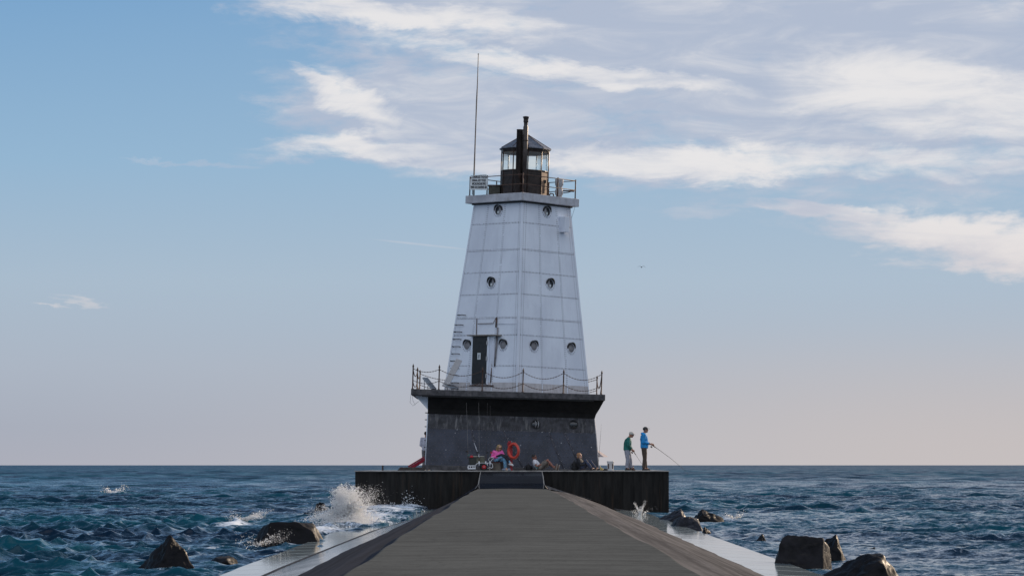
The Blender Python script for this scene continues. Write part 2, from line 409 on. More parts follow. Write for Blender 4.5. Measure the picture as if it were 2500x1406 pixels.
M_slopeR = concrete('pier_slope_dry', (.128, .122, .121), .9, 0.0, (5.0, .05, 5), 1.8)
M_shelf = concrete('pier_shelf_wet', (.34, .42, .45), .05, .5, (.3, 2.5, 1), 1.0, bump=.10, dist=.004, lines=2.3)
M_crib = mat('crib_steel', (.013, .012, .011), .75, var=.6, vscale=2.2, stretch=(2.5, 2.5, .35), bump=.5, bscale=12, spec=.25, stain=(.045, .028, .018), stain_amt=.5, stain_scale=2.0, stain_stretch=(3, 3, .2))
M_cap = mat('crib_cap_concrete', (.30, .28, .26), .55, var=.25, vscale=3, bump=.3, bscale=25)

def wob(y, s, a, f=1.0):
    return a * (noise.noise(Vector((y * f, s, 0))) + .5 * noise.noise(Vector((y * f * 2.7, s + 5, 0))))
ys = list(np.arange(-14, 118.01, .5))
def loft(name, fn, mats, ys=ys):
    b = MB(); n = len(fn(0.0)); vs = []
    for y in ys: vs += [(p[0], y, p[1]) for p in fn(y)]
    fs = [(i * n + j, i * n + j + 1, (i + 1) * n + j + 1, (i + 1) * n + j) for i in range(len(ys) - 1) for j in range(n - 1)]
    b.add(vs, fs, 0, False); o = b.build(name, mats, fix=False)
    tag(o, kind='structure'); return o
def eL(y): return -1.47 + wob(y, 1.3, .07, .13) + .08 * max(0, (y - 90) / 28)
def eR(y): return 1.56 + .14 * max(0, 1 - (y - 20) / 40 if y > 20 else 1) + wob(y, 8.3, .07, .13) - .15 * max(0, (y - 90) / 28)
loft('pier_walkway', lambda y: [(eL(y) - .012, .90), (eL(y), .962), (eL(y) + .03, .975), (-.7, .985), (0, .99), (.7, .985), (eR(y) - .03, .975), (eR(y), .962), (eR(y) + .012, .90)], M_walk)
def xin(y): return float(np.interp(y, [0, 50, 78, 97, 112, 118], [-3.92, -3.92, -3.68, -3.12, -2.72, -2.6]))
def sl(y):
    e = eL(y); w = wob(y, 3.1, .04, .2); x0 = xin(y); f = lambda t_: x0 + .16 + (e - x0 - .16) * t_
    return [(-4.80 + w, -1.2), (-4.80 + w, .10), (-4.78 + w, .125), (x0 - .005, .165), (x0, .20), (f(0) - .04, .215), (f(.16) + w, .30), (f(.34) + w, .385), (f(.36) + w, .40), (f(.6), .63), (f(.82) - w, .82), (e, .925)]
M_darkstrip = mat('pier_dark_strip', (.020, .020, .024), .7, var=.4, stretch=(1, .1, 1), spec=.1)  # near-black strip along the foot of the left slope
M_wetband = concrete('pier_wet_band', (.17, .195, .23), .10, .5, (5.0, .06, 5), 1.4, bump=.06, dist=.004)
loft('pier_slope', lambda y: sl(y)[5:8], M_wetband)
loft('pier_slope', lambda y: sl(y)[3:6], M_darkstrip)
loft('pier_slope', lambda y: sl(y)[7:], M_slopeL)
loft('pier_shelf', lambda y: sl(y)[:4], M_shelf)
def sr(y):
    e = eR(y); w = wob(y, 4.1, .12, .22)
    return [(e, .925), (2.2, .82 + wob(y, 6, .02, .3)), (2.9, .60), (3.5, .38 + wob(y, 7, .02, .3)), (4.05 + w - float(np.interp(y, [0, 96, 118], [0, 0, .75])), .155), (5.14, .10), (5.2, .07), (5.2, -1.2)]
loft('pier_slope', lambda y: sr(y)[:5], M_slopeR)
loft('pier_shelf', lambda y: sr(y)[4:], M_shelf)
# wet landing and ramp up to the crib
b = MB()
def quadstrip(sec, mi):
    vs = []; 
    for (y, xl, xr, z) in sec: vs += [(xl, y, z), (xr, y, z)]
    b.add(vs, [(2 * i, 2 * i + 1, 2 * i + 3, 2 * i + 2) for i in range(len(sec) - 1)], mi)
quadstrip([(117.4, -1.45, 1.40, .992), (118.6, -1.38, 1.32, 1.10), (119.3, -1.33, 1.27, 1.19)], 0)
quadstrip([(119.3, -1.33, 1.27, 1.19), (119.62, -1.29, 1.24, 1.48), (119.98, -1.25, 1.20, 1.68)], 0)
for sgn, xs in ((-1, (-1.45, -1.38, -1.33, -1.29, -1.25)), (1, (1.40, 1.32, 1.27, 1.24, 1.20))):
    zz = (.992, 1.10, 1.19, 1.48, 1.68); yy = (117.4, 118.6, 119.3, 119.62, 119.98)
    vs = []
    for x, y, z in zip(xs, yy, zz): vs += [(x, y, z), (x + sgn * .04, y, z - .03), (x + sgn * 1.9, y, -.1 if sgn < 5 else 0)]
    b.add(vs, [(3 * i, 3 * i + 1, 3 * i + 4, 3 * i + 3) for i in range(4)], 1)
    b.add(vs, [(3 * i + 1, 3 * i + 2, 3 * i + 5, 3 * i + 4) for i in range(1)], 2)
M_ramp = concrete('ramp_wet', (.012, .013, .017), .08, .4, (.3, 3, 3), 1.0, bump=.12, dist=.004)
o = b.build('pier_ramp', [M_ramp, M_cap, M_slopeL]); tag(o, kind='structure')
# slopes end against the crib: finish the last two metres
yl = [118.0, 119.0, 120.0]
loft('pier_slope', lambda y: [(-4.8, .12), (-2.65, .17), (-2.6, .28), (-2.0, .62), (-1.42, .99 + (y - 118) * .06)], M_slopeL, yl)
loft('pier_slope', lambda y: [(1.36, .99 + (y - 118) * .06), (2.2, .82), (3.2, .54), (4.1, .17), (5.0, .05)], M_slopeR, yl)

# crib: steel sheet piling with a thin concrete cap
b = MB(); x = -6.37; pil = []
flip = 0
while x < 6.36:
    w = .42; y0 = 120.0 + (.0 if flip else .035)
    pil += [(x + .05, y0), (min(x + w - .05, 6.37), y0)]; x += w; flip = 1 - flip
pil[0] = (-6.37, pil[0][1]); pil[-1] = (6.37, pil[-1][1])
ring = pil + [(6.37, 132.7), (-6.37, 132.7)]; n = len(ring)
b.add([(p[0], p[1], -1.5) for p in ring] + [(p[0], p[1], 1.655) for p in ring], [(i, (i + 1) % n, n + (i + 1) % n, n + i) for i in range(n)] + [tuple(range(n, 2 * n))], 0)
b.box((6.06, 119.97, .08), (.07, .06, 3.1)); b.box((4.45, 119.975, .4), (.04, .05, 2.4))
o = b.build('crib_wall', M_crib); tag(o, kind='structure')
b = MB(); b.box((0, 126.34, 1.678), (12.80, 12.80, .044)); o = b.build('crib_deck', M_cap, bevel=.008); tag(o, kind='structure')

# ------------------------------------------------------------------ rocks
def rockmat(name, c, stain, amt=.5):
    return mat(name, c, .6, var=.6, vscale=3.5, bump=1.0, bscale=7, stain=stain, stain_amt=amt, stain_scale=3.5, stain_stretch=(1, 1, 3.5), rvar=.25, spec=.10)
M_rock = rockmat('dark_wet_rock', (.0085, .0085, .010), (.022, .019, .017))
M_rockg = rockmat('grey_rock', (.022, .023, .030), (.085, .085, .095), .7)
M_rockb = rockmat('block_rock', (.015, .0145, .017), (.045, .040, .034), .6)
def rock(px, D, w, ztop, depth, label, m=M_rock, seed=0, planes=None, rz=0.0, below=.5, sub=5, rough=.085, name='boulder'):
    r2 = random.Random(seed)
    if planes is None:
        planes = []
        for i in range(11):
            v = Vector((r2.gauss(0, 1), r2.gauss(0, 1), r2.gauss(0.15, .8))).normalized(); planes.append((v, .62 + .33 * r2.random()))
        planes.append((Vector((0, 0, 1)), .8))
    bm = bmesh.new(); bmesh.ops.create_icosphere(bm, subdivisions=sub, radius=1)
    for v in bm.verts:
        dr = v.co.normalized(); r = 1.6
        acc = 0.0
        for nrm, d in planes:
            q = dr.dot(nrm)
            if q > 1e-3: acc += math.exp(-30 * (d / q))
        if acc > 0: r = min(r, -math.log(acc) / 30)
        p = dr * r
        p += dr * rough * (noise.fractal(p * 2.6 + Vector((seed, 0, 0)), 1.0, 2.0, 5) + .5 * noise.ridged_multi_fractal(p * 2.2 + Vector((0, seed, 0)), 1, 2, 4, 1, 2) - .4)
        v.co = p
    xs = [v.co.x for v in bm.verts]; yy = [v.co.y for v in bm.verts]; zs = [v.co.z for v in bm.verts]
    for v in bm.verts:
        v.co.x = (v.co.x - min(xs)) / (max(xs) - min(xs)) - .5; v.co.y = (v.co.y - min(yy)) / (max(yy) - min(yy)) - .5
        v.co.z = (v.co.z - min(zs)) / (max(zs) - min(zs))
        v.co.x *= w; v.co.y *= depth; v.co.z = -below + v.co.z * (ztop + below)
    me = bpy.data.meshes.new(name); bm.to_mesh(me); bm.free(); me.materials.append(m)
    me.polygons.foreach_set('use_smooth', [True] * len(me.polygons))
    o = bpy.data.objects.new(name, me); link(o); o.location = ((px - CX) / F * D, D, 0); o.rotation_euler = (0, 0, rz)
    return tag(o, label, 'rock', 'rocks in the water beside the pier')
V_ = Vector
pyr = [(V_((-.74, -.35, .50)).normalized(), .42), (V_((.55, -.75, .45)).normalized(), .42), (V_((.8, .3, .6)).normalized(), .46), (V_((.2, .8, .6)).normalized(), .45), (V_((0, 0, -1)), .8), (V_((.05, -.95, .15)).normalized(), .6)]
blk = [(V_((-.93, -.1, .30)).normalized(), .86), (V_((.97, -.1, .05)).normalized(), .9), (V_((.05, -.97, .18)).normalized(), .62), (V_((.06, .25, .96)).normalized(), .58), (V_((0, 1, .1)).normalized(), .7), (V_((0, 0, -1)), .9), (V_((.6, .2, .75)).normalized(), .98), (V_((-.6, -.1, .8)).normalized(), .93)]
loaf = [(V_((-.8, -.2, .45)).normalized(), .85), (V_((.85, -.1, .40)).normalized(), .88), (V_((0, -.9, .35)).normalized(), .6), (V_((-.04, .1, 1)).normalized(), .52), (V_((0, 1, .2)).normalized(), .7), (V_((0, 0, -1)), .9), (V_((.4, -.2, .85)).normalized(), .66)]
slope = [(V_((-.45, -.3, .80)).normalized(), .40), (V_((.85, -.2, .42)).normalized(), .62), (V_((0, -.95, .25)).normalized(), .7), (V_((0, .9, .4)).normalized(), .6), (V_((0, 0, -1)), .8), (V_((-1, 0, 0)), 1.1)]
hump = [(V_((-.38, -.25, .85)).normalized(), .50), (V_((.75, -.2, .60)).normalized(), .74), (V_((.1, -.2, 1)).normalized(), .66), (V_((0, -.95, .25)).normalized(), .8), (V_((0, .9, .4)).normalized(), .7), (V_((0, 0, -1)), .8)]
peakR = [(V_((-.75, -.2, .55)).normalized(), .55), (V_((.38, -.35, .80)).normalized(), .42), (V_((0, -.95, .25)).normalized(), .6), (V_((0, .9, .4)).normalized(), .6), (V_((0, 0, -1)), .8), (V_((1, 0, .1)), 1.15)]
rock(416, 53.3, 1.42, .67, 1.1, 'pointed black pyramid rock in the lake at the lower left', seed=1, planes=pyr, below=.35)
rock(706, 69.5, 1.95, .60, 1.0, 'long rounded dark boulder left of the pier, in front of the splash', seed=2, planes=loaf, below=.35, rough=.045)
rock(783, 121, .60, .42, .6, 'small round dark rock behind the left side of the splash', seed=3, planes=loaf)
rock(768, 106, .95, .26, .8, 'low flat dark rock at the left foot of the splash', seed=4)
rock(887, 112, .55, .32, .7, 'small brown rock right of the splash, by the corner of the dark crib', m=M_rockb, seed=5)
rock(540, 58.5, 1.1, .13, 1.5, 'low wet rock barely above water right of the pyramid rock', seed=6)
rock(1650, 99, 1.15, .46, 1.6, 'grey sloping rock nearest the right corner of the crib', m=M_rockg, seed=7, planes=slope, below=.3)
rock(1676, 88, 1.1, .40, 1.6, 'rounded grey rock against the right shelf edge, in front of the sloping grey one', m=M_rockg, seed=8, planes=loaf, below=.3)
rock(1720, 97.5, 1.35, .47, .9, 'dark rock peaked at its left end, just right of the crib', seed=9, planes=peakR, below=.3)
rock(1722, 82, .52, .22, .5, 'small dark rock at the edge of the right shelf', seed=10, planes=peakR)
rock(1857, 73, .46, .24, .5, 'small brown rock wet with spray, alone left of the big square block', m=M_rockb, seed=11, planes=pyr, below=.2)
rock(1948, 55.0, 1.16, .63, .85, 'large square-cut brown block at the right shelf edge', m=M_rockb, seed=12, planes=blk, rz=R(-14), below=.35, rough=.04)
rock(2026, 59, .80, .54, .8, 'dark slab tilted against the back of the square brown block', m=M_rock, seed=13, planes=slope, below=.3)
rock(2108, 49.0, 1.75, .46, 1.3, 'broad dark humped rock at the bottom right of the picture', seed=14, planes=hump, below=.6)
rock(2125, 66, .62, .10, 1.6, 'flat rock nearly awash beyond the humped rock at the right', seed=15, planes=slope)

# ------------------------------------------------------------------ spray
def spraymat():
    m = bpy.data.materials.new('white_spray'); m.use_nodes = True; t = NT(m.node_tree); t.n.clear()
    o = t.new('ShaderNodeOutputMaterial'); d = t.new('ShaderNodeBsdfDiffuse'); tr = t.new('ShaderNodeBsdfTranslucent'); g = t.new('ShaderNodeBsdfGlossy')
    d.inputs[0].default_value = (.98, .985, .99, 1); tr.inputs[0].default_value = (.99, .985, .98, 1); g.inputs['Roughness'].default_value = .2
    a = t.new('ShaderNodeMixShader'); a.inputs[0].default_value = .55; t.l.new(d.outputs[0], a.inputs[1]); t.l.new(tr.outputs[0], a.inputs[2])
    c = t.new('ShaderNodeMixShader'); c.inputs[0].default_value = .1; t.l.new(a.outputs[0], c.inputs[1]); t.l.new(g.outputs[0], c.inputs[2])
    t.l.new(c.outputs[0], o.inputs[0]); return m
M_spray = spraymat()
def spray(name, base, jets, n, size, label, core=0, seed=1):
    r = np.random.RandomState(seed); P = []; S = []
    base = np.array(base)
    for (dx, dy, h, spread, wgt) in jets:
        k = int(n * wgt); t = r.rand(k) ** 0.8
        sp = spread * (0.25 + t)
        p = base + np.stack([dx * t + r.randn(k) * sp * .5, dy * t + r.randn(k) * sp * .5, h * (1.6 * t - .6 * t * t) + r.randn(k) * sp * .45], -1)
        P.append(p); S.append(size * (0.35 + r.rand(k) ** 3 * 1.6) * (1.15 - .6 * t))
    if core:
        k = core; t = r.rand(k); p = base + np.stack([r.randn(k) * .26 * (1.15 - t * .6), r.randn(k) * .22, t * .85 - .1], -1); P.append(p); S.append(size * (1.0 + r.rand(k) * 1.8))
        p = base + np.stack([r.randn(k) * .42 - .1, r.randn(k) * .7, np.abs(r.randn(k)) * .12 - .05], -1); P.append(p); S.append(size * (.9 + r.rand(k) * 1.4))
    P = np.concatenate(P); S = np.concatenate(S); P[:, 2] = np.where(P[:, 2] < -.05, np.abs(P[:, 2]) * .4, P[:, 2])
    oct_ = np.array([(1, 0, 0), (-1, 0, 0), (0, 1, 0), (0, -1, 0), (0, 0, 1), (0, 0, -1)], float)
    jit = 1 + .4 * r.randn(len(P), 6, 1)
    Vv = (P[:, None, :] + oct_[None] * jit * S[:, None, None]).reshape(-1, 3)
    tri = np.array([(0, 2, 4), (2, 1, 4), (1, 3, 4), (3, 0, 4), (2, 0, 5), (1, 2, 5), (3, 1, 5), (0, 3, 5)])
    Fi = (tri[None] + 6 * np.arange(len(P))[:, None, None]).reshape(-1)
    me = bpy.data.meshes.new(name); me.vertices.add(len(Vv)); me.vertices.foreach_set('co', Vv.astype(np.float32).ravel())
    me.loops.add(len(Fi)); me.loops.foreach_set('vertex_index', Fi.astype(np.int32)); me.polygons.add(len(Fi) // 3)
    me.polygons.foreach_set('loop_start', np.arange(0, len(Fi), 3, dtype=np.int32)); me.update(calc_edges=True)
    me.materials.append(M_spray); o = bpy.data.objects.new(name, me); link(o)
    return tag(o, label, 'splash', kind='stuff')
rj = random.Random(5); jets = []
for i in range(110):
    a = rj.gauss(.03, .29); h = (1.18 * math.cos(a * 1.0)) * (.55 + .5 * rj.random()); jets.append((math.sin(a) * (.6 + .8 * rj.random()), rj.gauss(0, .3), h, .035 + .10 * rj.random() ** 2, (.3 + 1.4 * rj.random()) / 110))
for i in range(16): jets.append((rj.choice((-1, 1)) * (.3 + .8 * rj.random()), rj.gauss(0, .8), .10 + .22 * rj.random(), .20, .018))
for i in range(10): jets.append((.5 + .9 * rj.random(), rj.gauss(0, .6), .35 + .75 * rj.random(), .22, .010))
for i in range(6): jets.append((-.5 - .5 * rj.random(), rj.gauss(0, .5), .2 + .4 * rj.random(), .22, .012))
spray('wave_splash', (-4.98, 88.5, .12), jets, 52000, .0100, 'tall white burst of spray against the left side of the pier', core=9000, seed=3)
spray('wave_splash', (4.72, 109, .03), [(-.3, .2, .2, .08, .08), (.3, .1, .18, .08, .08), (-.22, 0, .50, .05, .14), (-.17, .1, .40, .05, .10), (-.06, -.1, .30, .05, .12), (.03, 0, .38, .05, .08), (.08, 0, .26, .06, .12), (.16, .1, .42, .05, .12), (.20, 0, .55, .05, .12), (.6, 0, .34, .09, .03)], 1900, .009, 'small spout of spray in front of the right side of the crib', seed=4)
p = W(985, 1240, 116)
spray('wave_splash', (p.x, p.y, p.z), [(.3, 0, .5, .35, .5), (-.5, 0, .15, .2, .2), (.55, 0, .3, .3, .3)], 260, .016, 'scattered droplets leaping in front of the crib beside the left slope', seed=6)
spray('wave_splash', (-8.45, 92, .2), [(.7, 0, .16, .13, .4), (1.0, 0, .30, .10, .15), (.8, .3, .24, .08, .1), (-.3, 0, .08, .2, .35)], 2600, .009, 'foaming wave crest breaking between the left rocks', core=0, seed=8)
spray('wave_splash', (-5.75, 67.0, .12), [(.6, 0, .16, .16, .5), (.75, 0, .3, .10, .2), (-.4, 0, .1, .2, .3)], 900, .008, 'line of sparkling spray between the pyramid rock and the long boulder', seed=9)
spray('wave_splash', (7.65, 102, .05), [(.3, 0, .2, .12, .5), (-.3, 0, .15, .12, .5)], 500, .014, 'small breaking crest right of the rocks near the crib', seed=10)
spray('wave_splash', (-25.7, 190, .15), [(.8, 0, .25, .3, .5), (-.6, 0, .15, .3, .5)], 700, .025, 'distant whitecap on the open lake at the far left', seed=12)
# ------------------------------------------------------------------ lighthouse (leans 1.7 degrees to the right)
O = Vector((0, 122.3, 1.70)); LEAN = Matrix.Rotation(R(1.7), 3, 'Y'); LI = LEAN.transposed()
LH = thing('lighthouse', O, 'white riveted steel lighthouse tower on a dark flared base, leaning slightly right', 'lighthouse')
LH.rotation_euler = (0, R(1.7), 0)
def LP(px, py, yl):
    """local point on the local plane y=yl under photo pixel"""
    c = LI @ (Vector((0, 0, CZ)) - O); d = LI @ (W(px, py, 100) - Vector((0, 0, CZ)))
    return c + d * ((yl - c.y) / d.y)
def LF(px, py, p0, n):
    c = LI @ (Vector((0, 0, CZ)) - O); d = LI @ (W(px, py, 100) - Vector((0, 0, CZ)))
    return c + d * ((p0 - c).dot(n) / d.dot(n))
def platemat(name, color, rust, amt, rough=.45, big=(.9, .9, .5)):
    m = bpy.data.materials.new(name); m.use_nodes = True; t = NT(m.node_tree); p = t.n['Principled BSDF']
    g = t.new('ShaderNodeTexCoord').outputs['Object']
    a = t.noise(t.scl(g, big), 1.0, 6, .6); b = t.noise(t.scl(g, (7, 7, .5)), 1.0, 6, .7); c = t.noise(g, 5.5, 8, .75)
    d = t.mix(t.step(a, .3, .7), tuple(q * .90 for q in color) + (1,), tuple(min(.9, q * 1.07) for q in color) + (1,))
    d = t.mix(t.m('MULTIPLY', t.step(b, .52, .75), .22), d, tuple(q * .62 for q in color) + (1,))
    d = t.mix(t.m('MULTIPLY', t.step(t.m('ADD', t.m('MULTIPLY', c, .75), t.m('MULTIPLY', b, .25)), .63, .70), amt), d, tuple(rust) + (1,))
    t.l.new(d, p.inputs['Base Color']); p.inputs['Roughness'].default_value = rough
    h = t.m('ADD', t.m('MULTIPLY', t.noise(g, 1.3, 3, .5), 1.0), t.m('MULTIPLY', t.noise(g, 22, 3, .6), .06))
    t.l.new(t.bump(h, .35, .05), p.inputs['Normal']); return m
M_white = platemat('white_painted_steel', (.72, .765, .86), (.20, .11, .07), .75)
M_seam = platemat('seam_strip_paint', (.62, .65, .72), (.16, .09, .06), 1.0, big=(2, 2, 2))
M_rivet = mat('rusty_rivet', (.09, .085, .10), .6, var=.6, vscale=9)
M_rust = mat('rusty_iron', (.075, .040, .028), .65, var=.5, vscale=14, bump=.4, bscale=40)
M_black = mat('black_iron_paint', (.014, .013, .014), .5, var=.4, vscale=7, bump=.3, bscale=25)
M_conc = mat('gallery_concrete', (.47, .48, .52), .75, var=.14, vscale=2.5, bump=.3, bscale=30, stain=(.22, .19, .17), stain_amt=.6, stain_scale=1.6, stain_stretch=(2, 2, .6))
M_deck = mat('deck_dark_concrete', (.062, .060, .065), .8, var=.45, vscale=5, bump=.5, bscale=22, stain=(.17, .155, .15), stain_amt=.6, stain_scale=4)
M_base = mat('slate_base_paint', (.040, .046, .066), .55, var=.3, vscale=2.0, bump=.35, bscale=14, stain=(.065, .068, .08), stain_amt=.4, stain_scale=5, stain_stretch=(1, 1, .5), spec=.4)
M_band = mat('weathered_band', (.045, .045, .052), .7, var=.5, vscale=4.0, bump=.4, bscale=16, stain=(.24, .235, .235), stain_amt=.85, stain_scale=2.6, stain_stretch=(2.6, 1, .55))
M_flare = mat('black_flare_paint', (.012, .0115, .0115), .8, var=.4, vscale=3, bump=.3, bscale=14, spec=.3)
M_brown = mat('brown_lantern_iron', (.030, .022, .019), .45, var=.5, vscale=5, bump=.3, bscale=20, stain=(.08, .045, .03), stain_amt=.5, stain_scale=4, spec=.3)
M_grey = mat('galvanised_grey', (.25, .26, .28), .4, metal=.4, var=.3, vscale=8)
M_lightgrey = mat('pale_grey_paint', (.42, .42, .44), .6, var=.15, vscale=8)
M_sign = mat('white_sign_board', (.62, .66, .68), .5, var=.1, vscale=4, stain=(.3, .3, .3), stain_amt=.4)
M_text = mat('black_lettering', (.02, .02, .03), .6, var=.1)

# concrete pad
b = MB(); b.box((.03, 3.55, .03), (7.5, 7.8, .20)); b.build('base_pad', M_deck, LH, bevel=.02)
# base body
zz = [.10, 1.64, 2.24, 2.42, 2.66, 2.98]
xl = [-3.60, -3.585, -3.57, -3.57, -3.57, -3.57]
xr = [3.60, 3.45, 3.37, 3.42, 3.56, 3.72]
yf = [.0, .24, .30, .24, .06, -.20]
YB = 7.2; yb = [YB, YB - .2, YB - .25, YB - .2, YB, YB + .15]
b = MB()
for i in range(5):
    a = [(xl[i], yf[i], zz[i]), (xr[i], yf[i], zz[i]), (xr[i], yb[i], zz[i]), (xl[i], yb[i], zz[i])]
    c = [(xl[i + 1], yf[i + 1], zz[i + 1]), (xr[i + 1], yf[i + 1], zz[i + 1]), (xr[i + 1], yb[i + 1], zz[i + 1]), (xl[i + 1], yb[i + 1], zz[i + 1])]
    mi = 0 if i == 0 else (1 if i == 1 else 2)
    b.add(a + c, [(0, 1, 5, 4), (1, 2, 6, 5), (2, 3, 7, 6)], mi)
    b.add(a + c, [(3, 0, 4, 7)], 3)
# plate seams, edge angles and rivets on the front
def fy(z): return yf[0] + (yf[1] - yf[0]) * (z - zz[0]) / (zz[1] - zz[0]) if z < zz[1] else yf[1] + (yf[2] - yf[1]) * (z - zz[1]) / (zz[2] - zz[1])
def rivet(b, p, n, r=.017, h=.014, mi=4):
    n = Vector(n).normalized(); a = n.orthogonal().normalized(); c = n.cross(a)
    b.add([p + a * r + c * r, p - a * r + c * r, p - a * r - c * r, p + a * r - c * r, p + n * h], [(0, 1, 4), (1, 2, 4), (2, 3, 4), (3, 0, 4)], mi)
rr = random.Random(3)
for zi in range(11):
    z = .20 + zi * .142
    for xi in range(48):
        x = -3.5 + xi * .147 + (.07 if zi % 2 else 0)
        if x < 3.42 and rr.random() > .06: rivet(b, Vector((x, fy(z) - .002, z)), (0, -1, .1), .019, .017, 4 if rr.random() > .03 else 5)
for z in (1.62, 1.70, 2.18):
    for xi in range(84):
        x = -3.52 + xi * .082
        if x < 3.36: rivet(b, Vector((x, fy(z) - .003, z)), (0, -1, .1), .012, .012)
for x0, x1, z0, z1 in ((-1.75, -1.42, 1.62, .45), (-.42, .42, 1.62, .15), (1.47, 2.12, 1.62, .15), (2.12, 2.72, 1.62, .42)):
    p = [Vector((x0, fy(z0) - .012, z0)), Vector((x1, fy(z1) - .012, z1))]; b.tube(p, .016, 5, 4)
    for k in range(26):
        q = p[0].lerp(p[1], k / 25) + Vector((.05, -.003, .0)); rivet(b, q, (0, -1, .1), .012, .012, 5 if k % 5 == 0 else 4)
b.tube([(3.59, -.004, .1), (3.44, .235, 1.64), (3.36, .296, 2.24)], .022, 6, 5)
b.tube([(-3.595, -.004, .1), (-3.58, .235, 1.64), (-3.565, .296, 2.24)], .022, 6, 3)
BASE = b.build('base_wall', [M_base, M_band, M_flare, M_white, M_rivet, M_lightgrey], LH, fix=False)
# white flare along the left side
b = MB(); b.prism([(-3.575, .2, 2.42), (-4.12, .2, 2.98), (-3.575, .2, 2.98)], (0, 7.0, 0)); b.build('side_flare', M_white, LH)
# deck slab
b = MB(); b.prism([(-4.27, -.42, 2.99), (3.76, -.42, 2.99), (3.76, 7.6, 2.99), (-4.27, 7.6, 2.99)], (0, 0, .25)); b.build('deck_slab', M_deck, LH, bevel=.02)
b = MB(); b.box((-.255, -.10, 2.965), (7.1, .5, .05)); b.build('deck_ledger', M_black, LH)

# tower: square pyramid set corner-on
TC = (.10, 3.62); Z0, Z1 = 3.24, 11.33; H0, H1 = 3.12, 2.07
def corner(k, z):
    h = H0 + (H1 - H0) * (z - Z0) / (Z1 - Z0); d = [(0, -1), (1, 0), (0, 1), (-1, 0)][k % 4]
    return Vector((TC[0] + d[0] * h, TC[1] + d[1] * h, z))
b = MB()
vs = [corner(k, Z0) for k in range(4)] + [corner(k, Z1) for k in range(4)]
b.add(vs, [(k, (k + 1) % 4, 4 + (k + 1) % 4, 4 + k) for k in range(4)], 0)
def fpt(k, s, z): return corner(k, z).lerp(corner(k + 1, z), s)       # s along face k
def fnorm(k):
    a, c, e = corner(k, Z0), corner(k + 1, Z0), corner(k, Z1); n = (c - a).cross(e - a).normalized()
    return n
def strip(k, s0, z0, s1, z1, w=.05, mi=1, lift=.006):
    n = fnorm(k); p, q = fpt(k, s0, z0), fpt(k, s1, z1); d = (q - p).normalized(); t = d.cross(n) * w / 2
    e = n * lift
    b.add([p - t, p + t, q + t, q - t, p - t + e, p + t + e, q + t + e, q - t + e], [(4, 5, 6, 7), (0, 1, 5, 4), (1, 2, 6, 5), (2, 3, 7, 6), (3, 0, 4, 7)], mi)
    L = (q - p).length; m = int(L / .085)
    for i in range(m):
        for sgn in (-1, 1):
            c = p.lerp(q, (i + .5) / m) + t * sgn * 1.25 + n * .004
            if rr.random() > .05: rivet(b, c, n, .0135, .014, 2)
face_s = {3: (.31, .655), 0: (.345, .695), 1: (.33, .67), 2: (.33, .67)}   # face 3: left front, 0: right front
zs = (10.42, 9.28, 8.33, 7.39, 6.39, 5.66, 4.36)
for k in range(4):
    for s in face_s[k]: strip(k, s, Z0, s, Z1, mi=0)
    for i, z in enumerate(zs): strip(k, 0.02, z, .98, z, w=(.045 if i in (1, 4) else .022), lift=(.007 if i in (1, 4) else .004), mi=(1 if i in (1, 4) else 0))
    for s in (.035, .075) if k in (0,) else (.03,): 
        n = fnorm(k)
        for i in range(96):
            z = Z0 + .04 + i * .084; w = s * (2.93 / ((corner(k, z) - corner(k + 1, z)).length / 1.414)) * .8
            rivet(b, fpt(k, w, z) + n * .003, n, .0135, .014, 2); rivet(b, fpt(k, 1 - w, z) + n * .003, n, .0135, .014, 2)
    if k == 3:
        n = fnorm(k)
        for i in range(96):
            z = Z0 + .08 + i * .084; rivet(b, fpt(k, .945, z) + n * .003, n, .0135, .014, 2)
# grey primer skirting at the foot
for k in (3, 0):
    n = fnorm(k); p = [fpt(k, .01, Z0 + .01), fpt(k, .99, Z0 + .01), fpt(k, .99, Z0 + .42), fpt(k, .01, Z0 + .42)]
    b.add([q + n * .003 for q in p], [(0, 1, 2, 3)], 3)
TW = b.build('tower_wall', [M_white, M_seam, M_rivet, mat('primer_skirting', (.50, .48, .49), .7, var=.12, stain=(.35, .3, .27), stain_amt=.5)], LH, fix=False)
# gallery slab
def sq(h, z): return [(TC[0], TC[1] - h, z), (TC[0] + h, TC[1], z), (TC[0], TC[1] + h, z), (TC[0] - h, TC[1], z)]
b = MB(); b.prism(sq(2.44, 11.33), (0, 0, .33)); b.build('gallery_slab', M_conc, LH, bevel=.015)
b = MB(); b.prism(sq(2.16, 11.27), (0, 0, .058)); b.build('gallery_corbel', M_black, LH)

